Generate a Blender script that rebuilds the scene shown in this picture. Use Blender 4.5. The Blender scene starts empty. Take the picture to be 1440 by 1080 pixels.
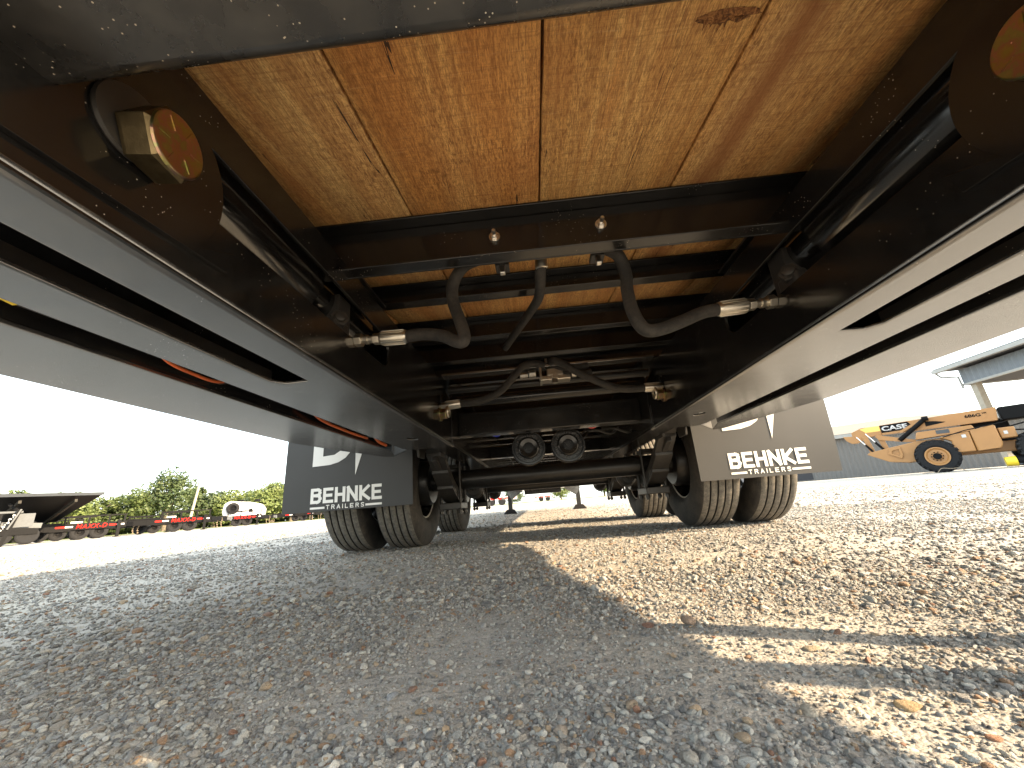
import bpy, bmesh, math, random
import numpy as np
from mathutils import Vector, Matrix, noise
random.seed(7); rng = np.random.default_rng(11)
D = bpy.data; SC = bpy.context.scene; COL = SC.collection
R = math.radians

# ------------------------------------------------------------------ camera
CAMP = Vector((-0.08, 0.0, 0.225))
F_PX = 541.0
def _cr(p):
    return Vector(((p[0]-720)/F_PX, -(p[1]-540)/F_PX, -1.0)).normalized()
_y = _cr((760, 704)); _r2 = _cr((960, 704-200*0.078))
_z = _y.cross(_r2).normalized()
if _z.y < 0: _z = -_z
_x = _y.cross(_z)
cam_data = D.cameras.new('camera'); cam = D.objects.new('camera', cam_data); COL.objects.link(cam)
m = Matrix((_x, _y, _z)).to_4x4(); m.translation = CAMP
cam.matrix_world = m
cam_data.sensor_width = 36; cam_data.lens = F_PX/1440*36
cam_data.clip_start = 0.01; cam_data.clip_end = 2000
SC.camera = cam

# ------------------------------------------------------------------ light
SUN_EL, SUN_AZ = 24.3, -17.0            # azimuth measured from +X towards +Y
sdir = Vector((math.cos(R(SUN_EL))*math.cos(R(SUN_AZ)), math.cos(R(SUN_EL))*math.sin(R(SUN_AZ)), math.sin(R(SUN_EL))))
world = D.worlds.new('World'); SC.world = world; world.use_nodes = True
wn = world.node_tree; wn.nodes.clear()
sky = wn.nodes.new('ShaderNodeTexSky'); sky.sky_type = 'NISHITA'; sky.sun_disc = False
sky.sun_elevation = R(SUN_EL); sky.sun_rotation = R(90-SUN_AZ)
sky.air_density = 1.0; sky.dust_density = 2.4; sky.ozone_density = 1.0
bg = wn.nodes.new('ShaderNodeBackground'); bg.inputs['Strength'].default_value = 0.15
wo = wn.nodes.new('ShaderNodeOutputWorld')
tc = wn.nodes.new('ShaderNodeTexCoord')
mp = wn.nodes.new('ShaderNodeMapping'); mp.inputs['Scale'].default_value = (1.2, 1.2, 7)
nz = wn.nodes.new('ShaderNodeTexNoise'); nz.inputs['Scale'].default_value = 2.6; nz.inputs['Detail'].default_value = 6
cr = wn.nodes.new('ShaderNodeValToRGB'); cr.color_ramp.elements[0].position = .48; cr.color_ramp.elements[1].position = .75
mx = wn.nodes.new('ShaderNodeMix'); mx.data_type = 'RGBA'; mx.inputs['B'].default_value = (4.1, 4.35, 4.1, 1)
mth = wn.nodes.new('ShaderNodeMath'); mth.operation = 'MULTIPLY_ADD'; mth.inputs[1].default_value = .45; mth.inputs[2].default_value = .52
L = wn.links.new
L(tc.outputs['Generated'], mp.inputs['Vector']); L(mp.outputs[0], nz.inputs['Vector']); L(nz.outputs['Fac'], cr.inputs[0])
L(cr.outputs['Color'], mth.inputs[0]); L(mth.outputs[0], mx.inputs['Factor'])
L(sky.outputs[0], mx.inputs['A']); L(mx.outputs['Result'], bg.inputs['Color']); L(bg.outputs[0], wo.inputs[0])
sl = D.lights.new('sun', 'SUN'); sl.energy = 3.7; sl.angle = R(0.6); sl.color = (1.0, .755, .48)
so = D.objects.new('sun', sl); COL.objects.link(so); so.rotation_euler = (-sdir).to_track_quat('-Z', 'Y').to_euler()
SC.view_settings.view_transform = 'Standard'; SC.view_settings.look = 'None'
SC.view_settings.exposure = 2.5; SC.view_settings.gamma = 1.0; SC.view_settings.use_curve_mapping = False
try: SC.cycles.max_bounces = 10; SC.cycles.diffuse_bounces = 5
except Exception: pass

# ------------------------------------------------------------------ materials
class NT:
    def __init__(s, name):
        s.m = D.materials.new(name); s.m.use_nodes = True; s.t = s.m.node_tree; s.t.nodes.clear()
        s.out = s.t.nodes.new('ShaderNodeOutputMaterial'); s.b = s.t.nodes.new('ShaderNodeBsdfPrincipled')
        s.t.links.new(s.b.outputs[0], s.out.inputs[0])
    def n(s, typ, **kw):
        nd = s.t.nodes.new(typ)
        for k, v in kw.items():
            if k in nd.inputs.keys(): nd.inputs[k].default_value = v
            else: setattr(nd, k, v)
        return nd
    def l(s, a, b): s.t.links.new(a, b)
    def coord(s, kind='Object', scale=(1, 1, 1)):
        c = s.n('ShaderNodeTexCoord'); mp = s.n('ShaderNodeMapping'); mp.inputs['Scale'].default_value = scale
        s.l(c.outputs[kind], mp.inputs[0]); return mp.outputs[0]
    def noise(s, vec, scale, detail=4, rough=.55, dist=0):
        nd = s.n('ShaderNodeTexNoise', Scale=scale, Detail=detail, Roughness=rough, Distortion=dist)
        s.l(vec, nd.inputs['Vector']); return nd.outputs['Fac']
    def ramp(s, fac, stops, interp='LINEAR'):
        r = s.n('ShaderNodeValToRGB'); cr = r.color_ramp; cr.interpolation = interp
        while len(cr.elements) < len(stops): cr.elements.new(.5)
        for e, (p, c) in zip(cr.elements, stops):
            e.position = p; e.color = (*c, 1) if isinstance(c, tuple) else (c, c, c, 1)
        s.l(fac, r.inputs[0]); return r.outputs['Color']
    def mix(s, fac, a, b, mode='MIX'):
        nd = s.n('ShaderNodeMix', data_type='RGBA', blend_type=mode)
        for inp, v in (('Factor', fac), ('A', a), ('B', b)):
            if hasattr(v, 'links') or isinstance(v, bpy.types.NodeSocket): s.l(v, nd.inputs[inp])
            elif isinstance(v, tuple): nd.inputs[inp].default_value = (*v, 1)
            else: nd.inputs[inp].default_value = v
        return nd.outputs['Result']
    def math(s, op, a, b=0.0, c=0.0):
        nd = s.n('ShaderNodeMath', operation=op)
        for i, v in enumerate((a, b, c)):
            if isinstance(v, bpy.types.NodeSocket): s.l(v, nd.inputs[i])
            else: nd.inputs[i].default_value = v
        return nd.outputs[0]
    def bump(s, h, strength=.3, dist=.002, nrm=None):
        b = s.n('ShaderNodeBump', Strength=strength, Distance=dist); s.l(h, b.inputs['Height'])
        if nrm is not None: s.l(nrm, b.inputs['Normal'])
        s.l(b.outputs[0], s.b.inputs['Normal']); return b.outputs[0]
    def set(s, **kw):
        for k, v in kw.items():
            k = k.replace('_', ' ')
            if isinstance(v, bpy.types.NodeSocket): s.l(v, s.b.inputs[k])
            elif isinstance(v, tuple): s.b.inputs[k].default_value = (*v, 1)
            else: s.b.inputs[k].default_value = v

def plain(name, col, rough=.5, metal=0.0, var=.25, scale=8, bump=0, **kw):
    n = NT(name); v = n.coord()
    f = n.noise(v, scale, 5)
    c = n.mix(f, tuple(x*(1-var) for x in col), tuple(min(1, x*(1+var)) for x in col))
    n.set(Base_Color=c, Roughness=rough, Metallic=metal, **kw)
    if bump: n.bump(f, bump, .002)
    return n.m

def paint(name, base=.012, rough=.2, dust=.04, ior=1.6, specks=.80, streak=(1, 1, 1), lo=.0):
    """black enamel with dust specks, handling marks and uneven gloss"""
    n = NT(name); v = n.coord('Object'); vs = n.coord('Object', streak)
    big = n.noise(vs, 5, 5, .6); fine = n.noise(v, 160, 3, .6); mid = n.noise(vs, 20, 4, .65)
    sp = n.n('ShaderNodeTexVoronoi', Scale=150.0, Randomness=1.0); n.l(v, sp.inputs['Vector'])
    sel = n.noise(v, 9, 3, .6)
    spm = n.math('MULTIPLY', n.math('LESS_THAN', sp.outputs['Distance'], .10), n.math('GREATER_THAN', sel, specks-.22))
    haze = n.ramp(n.math('MULTIPLY', big, n.math('ADD', mid, .4)), [(.3, 0.0), (.75, 1.0)])
    c = n.mix(haze, (base, base, base*1.05), (base+dust, base+dust*.92, base+dust*.82))
    c = n.mix(spm, c, (.42, .36, .28))
    rg = n.math('ADD', n.math('MULTIPLY', mid, .16), rough-.08)
    rg = n.math('ADD', rg, n.math('MULTIPLY', spm, .3))
    n.set(Base_Color=c, Roughness=rg, IOR=ior)
    n.bump(n.math('ADD', n.math('MULTIPLY', fine, .15), big), .05, .0015)
    return n.m

def wood_mat():
    n = NT('oak_plank'); o = n.n('ShaderNodeObjectInfo')
    tcn = n.n('ShaderNodeTexCoord'); off = n.n('ShaderNodeVectorMath', operation='SCALE')
    sc = n.n('ShaderNodeCombineXYZ'); n.l(o.outputs['Random'], sc.inputs[0]); n.l(o.outputs['Random'], sc.inputs[1]); n.l(o.outputs['Random'], sc.inputs[2])
    n.l(sc.outputs[0], off.inputs[0]); off.inputs['Scale'].default_value = 37.0
    add = n.n('ShaderNodeVectorMath', operation='ADD'); n.l(tcn.outputs['Object'], add.inputs[0]); n.l(off.outputs[0], add.inputs[1])
    def mapped(scale):
        mp = n.n('ShaderNodeMapping'); mp.inputs['Scale'].default_value = scale; n.l(add.outputs[0], mp.inputs[0]); return mp.outputs[0]
    warp = n.noise(mapped((2.5, .8, 0)), 1.0, 3, .5)
    grain = n.noise(mapped((42, 1.1, 0)), 2.0, 9, .68, .35)
    broad = n.noise(mapped((6, .55, 0)), 1.5, 4, .5, .5)
    saw = n.noise(mapped((3, 120, 0)), 1.2, 4, .65, .15)
    saw2 = n.noise(mapped((14, 260, 0)), 1.0, 2, .6, .2)
    fibre = n.noise(mapped((420, 34, 0)), 1.0, 5, .75)
    pore = n.noise(mapped((900, 110, 0)), 1.0, 3, .7)
    blotch = n.noise(mapped((7, 2.2, 0)), 1.0, 5, .6, .4)
    c = n.ramp(broad, [(.28, (.62, .28, .075)), (.42, (.80, .45, .145)), (.55, (.88, .57, .22)), (.70, (.68, .32, .09)), (.8, (.48, .18, .05))])
    c = n.mix(n.ramp(grain, [(.40, .55), (.58, .0)]), c, (.40, .17, .045))
    c = n.mix(n.math('MULTIPLY', n.ramp(fibre, [(.40, 1.0), (.52, .0)]), .62), c, (.26, .105, .032))
    c = n.mix(n.math('MULTIPLY', n.ramp(pore, [(.38, 1.0), (.50, .0)]), .62), c, (.20, .08, .027))
    c = n.mix(n.math('MULTIPLY', n.ramp(saw, [(.56, .0), (.66, 1.0)]), .38), c, (.38, .17, .05))
    c = n.mix(n.math('MULTIPLY', n.ramp(saw2, [(.60, .0), (.70, 1.0)]), .22), c, (.86, .62, .34))
    c = n.mix(n.math('MULTIPLY', n.ramp(blotch, [(.52, .0), (.74, 1.0)]), .6), c, (.40, .145, .04))
    spk = n.noise(mapped((230, 62, 0)), 1.0, 4, .7); spz = n.noise(mapped((9, 5, 0)), 1.0, 3, .6)
    c = n.mix(n.math('MULTIPLY', n.ramp(spk, [(.50, .0), (.60, 1.0)]), n.ramp(spz, [(.36, .10), (.64, .75)])), c, (.19, .075, .022))
    hat = n.noise(mapped((10, 330, 0)), 1.0, 2, .6); c = n.mix(n.math('MULTIPLY', n.ramp(hat, [(.54, .0), (.62, 1.0)]), .30), c, (.30, .12, .035))
    gp = n.n('ShaderNodeSeparateXYZ'); n.l(tcn.outputs['Object'], gp.inputs[0])
    wob = n.math('MULTIPLY_ADD', n.noise(mapped((0, 3, 0)), 1.0, 3, .5), .05, -.355)
    st = n.math('MULTIPLY', n.math('ABSOLUTE', n.math('ADD', gp.outputs[0], wob)), 22.0)
    st = n.math('MULTIPLY', n.ramp(st, [(0, 1.0), (1.0, .0)]), .85)
    c = n.mix(st, c, (.27, .10, .03))
    # drying checks along the grain
    wv = n.noise(mapped((9, 1.2, 0)), 2.0, 3, .6, .2)
    ck = n.math('LESS_THAN', n.math('ABSOLUTE', n.math('SUBTRACT', n.noise(mapped((34, .8, 0)), 1.0, 2, .45), .5)), .0022)
    ck = n.math('MULTIPLY', ck, n.math('GREATER_THAN', wv, .55))
    c = n.mix(ck, c, (.05, .022, .01))
    tint = n.ramp(o.outputs['Random'], [(0, (.92, .95, 1.0)), (.35, (1.0, .88, .76)), (.65, (1.0, 1.0, .98)), (1, (.84, .80, .74))])
    c = n.mix(1.0, c, tint, 'MULTIPLY')
    n.set(Base_Color=c, Roughness=.72)
    h = n.math('ADD', n.math('MULTIPLY', grain, .8), n.math('ADD', n.math('MULTIPLY', fibre, .7), n.math('ADD', n.math('MULTIPLY', saw, .5), n.math('MULTIPLY', ck, -1.5))))
    n.bump(h, .55, .003)
    return n.m

def knot_mat():
    n = NT('knot_bark'); v = n.coord('Object', (1, 1, 1)); f = n.noise(v, 90, 6, .7, 1.5)
    n.set(Base_Color=n.ramp(f, [(.3, (.02, .010, .006)), (.48, (.22, .09, .03)), (.62, (.50, .24, .08)), (.78, (.60, .33, .13))]), Roughness=.8); n.bump(f, .9, .004)
    return n.m

def stone_mat():
    n = NT('gravel_stone'); o = n.n('ShaderNodeObjectInfo'); v = n.coord('Object')
    col = n.ramp(o.outputs['Random'], [(0, (.20, .20, .20)), (.10, (.36, .36, .335)), (.24, (.29, .292, .275)), (.38, (.48, .475, .44)), (.52, (.15, .15, .15)),
                                       (.62, (.35, .35, .34)), (.72, (.56, .545, .50)), (.79, (.28, .255, .22)), (.86, (.36, .27, .175)), (.91, (.28, .165, .09)), (.95, (.40, .37, .32)), (.985, (.23, .11, .065))], 'CONSTANT')
    f = n.noise(v, 2.2, 6, .7); g = n.noise(v, 9, 4, .7)
    col = n.mix(n.ramp(f, [(.3, .55), (.7, 0.0)]), col, n.mix(.5, col, (.16, .14, .12)))
    col = n.mix(n.math('MULTIPLY', n.ramp(g, [(.5, 0.0), (.72, 1.0)]), .35), col, (.50, .46, .40))
    n.set(Base_Color=col, Roughness=.8); n.bump(g, .6, .12)
    return n.m

def ground_mat():
    n = NT('gravel_ground'); v = n.coord('Object')
    vo = n.n('ShaderNodeTexVoronoi', Scale=120.0); n.l(v, vo.inputs['Vector'])
    vo2 = n.n('ShaderNodeTexVoronoi', Scale=290.0); n.l(v, vo2.inputs['Vector'])
    cell = n.ramp(vo.outputs['Color'], [(.1, (.20, .20, .20)), (.35, (.34, .34, .33)), (.6, (.27, .265, .255)), (.8, (.40, .39, .37)), (.95, (.28, .23, .17))])
    cell2 = n.ramp(vo2.outputs['Color'], [(.1, (.19, .19, .185)), (.5, (.31, .305, .29)), (.9, (.37, .36, .34))])
    big = n.noise(v, 1.1, 6, .6); med = n.noise(v, 7, 6, .65); far = n.noise(v, .12, 5, .6)
    dirt = n.mix(med, (.26, .248, .218), (.36, .343, .302))
    c = n.mix(n.ramp(med, [(.4, 0.0), (.6, 1.0)]), cell2, cell)
    c = n.mix(n.ramp(big, [(.45, 0.0), (.62, .8)]), c, dirt)
    c = n.mix(n.math('MULTIPLY', far, .5), c, (.46, .385, .29))
    c = n.mix(n.math('MULTIPLY', n.ramp(n.noise(v, 520, 3, .7), [(.5, 0.0), (.62, 1.0)]), .55), c, (.12, .11, .095))
    n.set(Base_Color=c, Roughness=.95)
    h = n.math('ADD', n.math('MULTIPLY', vo.outputs['Distance'], -1.0), n.math('MULTIPLY', vo2.outputs['Distance'], -.5))
    h = n.math('ADD', h, n.math('MULTIPLY', n.noise(v, 320, 4, .7), .35))
    n.bump(h, .7, .0025)
    return n.m

def rubber_mat(name, base, dust, scale=30):
    n = NT(name); v = n.coord('Object'); f = n.noise(v, scale, 7, .7); g = n.noise(v, scale*7, 3, .6)
    c = n.mix(n.ramp(n.math('MULTIPLY', f, n.math('ADD', g, .5)), [(.38, 0.0), (.7, 1.0)]), base, dust)
    n.set(Base_Color=c, Roughness=.78); n.bump(g, .35, .003); return n.m

def gold_mat():
    n = NT('yellow_zinc'); v = n.coord('Object'); f = n.noise(v, 45, 4, .6); g = n.noise(v, 150, 4, .6)
    c = n.ramp(f, [(.3, (.38, .40, .14)), (.42, (.42, .34, .15)), (.52, (.46, .27, .22)), (.60, (.36, .38, .18)), (.75, (.50, .42, .20))])
    n.set(Base_Color=c, Metallic=1.0, Roughness=n.math('ADD', n.math('MULTIPLY', g, .2), .22)); n.bump(g, .12, .001); return n.m

def leaf_mat(name, a, b):
    n = NT(name); o = n.n('ShaderNodeObjectInfo'); v = n.coord('Object'); f = n.noise(v, .9, 4, .6); g = n.noise(v, 6, 3, .6)
    c = n.mix(n.ramp(f, [(.35, 0.0), (.65, 1.0)]), a, b); c = n.mix(n.math('MULTIPLY', g, .4), c, tuple(x*.6 for x in a))
    n.set(Base_Color=c, Roughness=.6, Subsurface_Weight=0.0)
    tr = n.n('ShaderNodeBsdfTranslucent'); n.l(c, tr.inputs['Color']); ms = n.n('ShaderNodeMixShader'); ms.inputs[0].default_value = .35
    n.l(n.b.outputs[0], ms.inputs[1]); n.l(tr.outputs[0], ms.inputs[2]); n.l(ms.outputs[0], n.out.inputs[0]); return n.m

def shingle_mat():
    n = NT('roof_shingle'); v = n.coord('Object', (1, 1, 1)); bk = n.n('ShaderNodeTexBrick', Scale=3.0); n.l(v, bk.inputs['Vector'])
    bk.inputs['Color1'].default_value = (.15, .135, .115, 1); bk.inputs['Color2'].default_value = (.19, .17, .145, 1); bk.inputs['Mortar'].default_value = (.10, .09, .08, 1)
    f = n.noise(v, 3, 6, .7); n.set(Base_Color=n.mix(n.math('MULTIPLY', f, .5), bk.outputs['Color'], (.22, .20, .17)), Roughness=.9); return n.m

M = dict(
    plate=paint('black_paint_plate', .020, .22, .035, 3.4, streak=(.7, 3, 1)),
    inner=paint('black_paint_web', .006, .17, .010, 1.55, streak=(1, 1, .15)),
    soffit=paint('glossy_black_enamel', .006, .13, .0, 2.3, specks=.85),
    frame=paint('black_paint_frame', .008, .20, .012, 1.55, specks=.8),
    frame_dull=paint('black_paint_dusty', .008, .36, .012, 1.5, specks=.85),
    bumper=paint('black_paint_bumper', .008, .28, .035, 1.9, specks=.64),
    flap=plain('mudflap_rubber', (.026, .0255, .0245), .55, 0, .18, 6, .1),
    white=plain('white_print', (.72, .71, .68), .5, 0, .04),
    wood=wood_mat(), knot=knot_mat(), stone=stone_mat(), ground=ground_mat(),
    hose=rubber_mat('hose_rubber', (.016, .015, .014), (.045, .039, .033), 20),
    tread=rubber_mat('tyre_tread', (.075, .070, .062), (.18, .165, .14), 45),
    tyre=rubber_mat('tyre_sidewall', (.018, .017, .016), (.055, .048, .04), 14),
    groove=plain('tyre_groove', (.012, .011, .010), .9),
    zinc=plain('zinc_fitting', (.66, .62, .54), .32, 1.0, .2, 60, .1),
    steel=plain('steel_stud', (.72, .70, .66), .3, 1.0, .15, 80),
    gold=gold_mat(),
    rimlip=plain('rim_lip', (.55, .52, .46), .45, 0, .2),
    iron=plain('cast_iron_black', (.030, .028, .026), .45, 0, .4, 30, .3),
    rubberblk=plain('black_rubber_cover', (.020, .019, .018), .5, 0, .3, 30, .2),
    red=plain('red_line', (.55, .03, .02), .4), orange=plain('orange_wire', (.85, .17, .04), .5),
    blue=plain('blue_line', (.03, .06, .55), .4), yellow=plain('yellow_cap', (.75, .55, .03), .5),
    tan=plain('tan_conduit', (.24, .19, .13), .6), tape=plain('white_tape', (.5, .5, .5), .4),
)
M['caseor'] = plain('machine_orange_paint', (.33, .165, .055), .45, 0, .12, 3)
M['casey'] = plain('machine_yellow_paint', (.80, .52, .12), .45)
M['bggrey'] = plain('grey_rubber', (.014, .0145, .016), .85, 0, .3, 8, .3, Specular_IOR_Level=.2)
M['bluegrey'] = plain('blue_grey_cladding', (.13, .15, .175), .5, 0, .08)
M['trim'] = plain('grey_trim', (.28, .28, .27), .5); M['dark'] = plain('dark_interior', (.035, .035, .04), .8)
M['timber'] = plain('weathered_post', (.30, .27, .22), .8, 0, .25)
M['shingle'] = shingle_mat()
M['chrome'] = plain('chrome_rod', (.8, .8, .8), .15, 1.0, .05)
M['maxred'] = plain('red_print', (.62, .018, .012), .6, 0, .05, Specular_IOR_Level=.1)
M['bgblack'] = plain('black_trailer_paint', (.004, .0042, .005), .6, 0, .2, Specular_IOR_Level=.12)
M['edge'] = plain('dark_grey_edge', (.028, .034, .042), .6, Specular_IOR_Level=.2)
M['rib'] = plain('rib_paint', (.03, .028, .024), .6, Specular_IOR_Level=.1)
M['boltside'] = plain('dark_zinc', (.20, .155, .085), .38, 1.0, .5, 90, .3)  # darker, browner zinc for the bolt head sides than for the face
M['greywall'] = plain('grey_cladding', (.125, .12, .115), .5, 0, .08)
M['silver'] = plain('silver_paint', (.055, .062, .07), .5, .2)
M['camper'] = plain('white_camper_shell', (.5, .5, .5), .35, 0, .04)
M['bark'] = plain('bark', (.12, .10, .075), .9, 0, .3, 5, .4)
M['grass'] = plain('field_grass', (.16, .19, .045), .9, 0, .35, .3)
M['leaf_a'] = leaf_mat('foliage_mid', (.085, .12, .035), (.135, .175, .06))
M['leaf_b'] = leaf_mat('foliage_deep', (.055, .085, .03), (.095, .13, .048))
M['leaf_c'] = leaf_mat('foliage_light', (.12, .16, .045), (.175, .215, .07))

# ------------------------------------------------------------------ mesh helpers
class MB:
    def __init__(s): s.v = []; s.f = []; s.mi = []
    def add(s, vs, fs, mi=0):
        k = len(s.v); s.v += [tuple(v) for v in vs]; s.f += [tuple(i+k for i in f) for f in fs]; s.mi += [mi]*len(fs); return s
    def box(s, a, b, mi=0):
        x0, y0, z0 = a; x1, y1, z1 = b
        return s.hexa([(x0, y0, z0), (x1, y0, z0), (x1, y1, z0), (x0, y1, z0), (x0, y0, z1), (x1, y0, z1), (x1, y1, z1), (x0, y1, z1)], mi)
    def hexa(s, p, mi=0):
        return s.add(p, [(3, 2, 1, 0), (4, 5, 6, 7), (0, 1, 5, 4), (1, 2, 6, 5), (2, 3, 7, 6), (3, 0, 4, 7)], mi)
    def bar(s, p, q, w, h, mi=0, up=(0, 0, 1)):
        p = Vector(p); q = Vector(q); d = (q-p).normalized(); u = Vector(up)
        sx = d.cross(u)
        if sx.length < 1e-4: sx = d.cross(Vector((1, 0, 0)))
        sx.normalize(); u = sx.cross(d)
        sx *= w/2; u *= h/2
        return s.hexa([p-sx-u, p+sx-u, q+sx-u, q-sx-u, p-sx+u, p+sx+u, q+sx+u, q-sx+u], mi)
    def tube(s, pts, r, n=12, mi=0, caps=True):
        pts = [Vector(p) for p in pts]; rs = r if isinstance(r, (list, tuple)) else [r]*len(pts)
        prev = None; rings = []
        for i, p in enumerate(pts):
            d = (pts[min(i+1, len(pts)-1)]-pts[max(i-1, 0)]).normalized()
            if prev is None:
                a = d.cross(Vector((0, 0, 1)));
                if a.length < .05: a = d.cross(Vector((1, 0, 0)))
            else: a = prev-d*prev.dot(d)
            a.normalize(); prev = a; b = d.cross(a)
            rings.append([p+(a*math.cos(t)+b*math.sin(t))*rs[i] for t in [2*math.pi*k/n for k in range(n)]])
        vs = [v for rg in rings for v in rg]; fs = []
        for i in range(len(pts)-1):
            for k in range(n):
                k2 = (k+1) % n; fs.append((i*n+k, i*n+k2, (i+1)*n+k2, (i+1)*n+k))
        if caps: fs += [tuple(range(n))[::-1], tuple((len(pts)-1)*n+k for k in range(n))]
        return s.add(vs, fs, mi)
    def lathe(s, c, axis, prof, n=32, mi=0, mis=None):
        """prof: (t along axis, radius)"""
        c = Vector(c); ax = Vector(axis).normalized(); a = ax.cross(Vector((0, 0, 1)))
        if a.length < .05: a = ax.cross(Vector((1, 0, 0)))
        a.normalize(); b = ax.cross(a); vs = []
        for t, r in prof:
            for k in range(n):
                th = 2*math.pi*k/n; vs.append(c+ax*t+(a*math.cos(th)+b*math.sin(th))*r)
        base = len(s.v); s.v += [tuple(v) for v in vs]
        for i in range(len(prof)-1):
            for k in range(n):
                k2 = (k+1) % n; s.f.append((base+i*n+k, base+i*n+k2, base+(i+1)*n+k2, base+(i+1)*n+k)); s.mi.append(mis[i] if mis else mi)
        return s
    def prism(s, pts, ax, a, b, mi=0, holes=None):
        """polygon pts (2D) extruded along axis ax from a to b; the 2D coordinates fill the other axes in order"""
        def P(p, w):
            l = list(p); l.insert(ax, w); return tuple(l)
        bm = bmesh.new(); loops = [pts]+(holes or []); es = []
        for lp in loops:
            vs = [bm.verts.new(P(p, a)) for p in lp]
            es += [bm.edges.new((vs[i], vs[(i+1) % len(vs)])) for i in range(len(vs))]
        bmesh.ops.triangle_fill(bm, edges=es, use_beauty=True)
        ex = bmesh.ops.extrude_face_region(bm, geom=list(bm.faces))
        off = [0, 0, 0]; off[ax] = b-a
        bmesh.ops.translate(bm, vec=off, verts=[g for g in ex['geom'] if isinstance(g, bmesh.types.BMVert)])
        bmesh.ops.recalc_face_normals(bm, faces=bm.faces)
        bm.verts.index_update()
        s.add([v.co[:] for v in bm.verts], [tuple(v.index for v in f.verts) for f in bm.faces], mi); bm.free(); return s
    def obj(s, name, mats, parent=None, smooth=False, bevel=0, fix=True):
        me = D.meshes.new(name); me.from_pydata(s.v, [], s.f)
        if not isinstance(mats, (list, tuple)): mats = [mats]
        for mt in mats: me.materials.append(mt)
        me.polygons.foreach_set('material_index', s.mi)
        if fix:
            bm = bmesh.new(); bm.from_mesh(me); bmesh.ops.recalc_face_normals(bm, faces=bm.faces); bm.to_mesh(me); bm.free()
        if smooth:
            me.polygons.foreach_set('use_smooth', [True]*len(me.polygons))
            try: me.set_sharp_from_angle(angle=R(38))
            except Exception: pass
        me.update()
        o = D.objects.new(name, me); COL.objects.link(o)
        if parent: o.parent = parent
        if bevel:
            b = o.modifiers.new('bevel', 'BEVEL'); b.width = bevel; b.segments = 3; b.limit_method = 'ANGLE'; b.harden_normals = False
            me.polygons.foreach_set('use_smooth', [True]*len(me.polygons))
            try: me.set_sharp_from_angle(angle=R(60))
            except Exception: pass
        return o
def empty(name, label, cat, loc=(0, 0, 0), rz=0, group=None):
    o = D.objects.new(name, None); COL.objects.link(o); o.location = loc; o.rotation_euler = (0, 0, rz); o.empty_display_size = .2
    o['label'] = label; o['category'] = cat
    if group: o['group'] = group
    return o
def tag(o, label=None, cat=None, group=None, kind=None):
    if label: o['label'] = label
    if cat: o['category'] = cat
    if group: o['group'] = group
    if kind: o['kind'] = kind
    return o
def copy_tree(o, parent=None):
    c = o.copy(); COL.objects.link(c); c.parent = parent
    for ch in list(o.children): copy_tree(ch, c)
    return c
def spline(pts, n=8):
    """Catmull-Rom through the points"""
    P = [Vector(p) for p in pts]; P = [P[0]*2-P[1]]+P+[P[-1]*2-P[-2]]; out = []
    for i in range(1, len(P)-2):
        for k in range(n):
            t = k/n; a, b, c, d = P[i-1], P[i], P[i+1], P[i+2]
            out.append(.5*((2*b)+(c-a)*t+(2*a-5*b+4*c-d)*t*t+(3*b-a-3*c+d)*t**3))
    out.append(P[-2]); return out
def text_mesh(txt, height, width=None, bold=0.0, shear=0.0, depth=.0015, spacing=1.0):
    cu = D.curves.new('t', 'FONT'); cu.body = txt; cu.size = 1.0; cu.offset = bold; cu.shear = shear; cu.space_character = spacing; cu.resolution_u = 4
    o = D.objects.new('t', cu); COL.objects.link(o)
    dg = bpy.context.evaluated_depsgraph_get(); me = D.meshes.new_from_object(o.evaluated_get(dg)); D.objects.remove(o); D.curves.remove(cu)
    co = np.array([v.co[:] for v in me.vertices]); mn = co.min(0); mxx = co.max(0)
    s = height/(mxx[1]-mn[1]); sx = (width/(mxx[0]-mn[0])) if width else s
    for v in me.vertices: v.co = ((v.co.x-mn[0])*sx, (v.co.y-mn[1])*s, 0)
    bm = bmesh.new(); bm.from_mesh(me)
    ex = bmesh.ops.extrude_face_region(bm, geom=list(bm.faces)); bmesh.ops.translate(bm, vec=(0, 0, depth), verts=[g for g in ex['geom'] if isinstance(g, bmesh.types.BMVert)])
    bmesh.ops.recalc_face_normals(bm, faces=bm.faces); bm.to_mesh(me); bm.free(); return me
def text_obj(name, me, mat, parent, loc, xdir, ydir):
    me.materials.clear(); me.materials.append(mat); o = D.objects.new(name, me); COL.objects.link(o); o.parent = parent
    X = Vector(xdir).normalized(); Y = Vector(ydir).normalized(); Z = X.cross(Y)
    mm = Matrix((X, Y, Z)).transposed().to_4x4(); mm.translation = Vector(loc); o.matrix_local = mm; return o

# ------------------------------------------------------------------ ground
def smooth(a, b, x):
    t = max(0, min(1, (x-a)/(b-a))); return t*t*(3-2*t)
def terrain(x, y):
    r = math.hypot(x, y); return (.11 if x > 0 else .11-.05*smooth(0, 6, -x))*smooth(9, 26, r)
GCX, GCY = -.08, 0.0
def ground_z(x, y):
    r = math.hypot(x-GCX, y-GCY)
    a = 1.0/(1+r*.15)
    return terrain(x, y)+a*(.010*noise.noise((x*1.7, y*1.7, 3))+.006*noise.noise((x*6, y*6, 9))+.0025*noise.noise((x*25, y*25, 1)))-.004
rad = [0.0]
r = .04
while r < 420: rad.append(r); r *= 1.035 if r < 6 else 1.09
rad.append(900)
NA = 360
gv = [(GCX, GCY, ground_z(GCX, GCY))]; gf = []
for i, rr in enumerate(rad[1:]):
    for k in range(NA):
        th = 2*math.pi*k/NA; x = GCX+rr*math.cos(th); y = GCY+rr*math.sin(th); gv.append((x, y, ground_z(x, y)))
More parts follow.
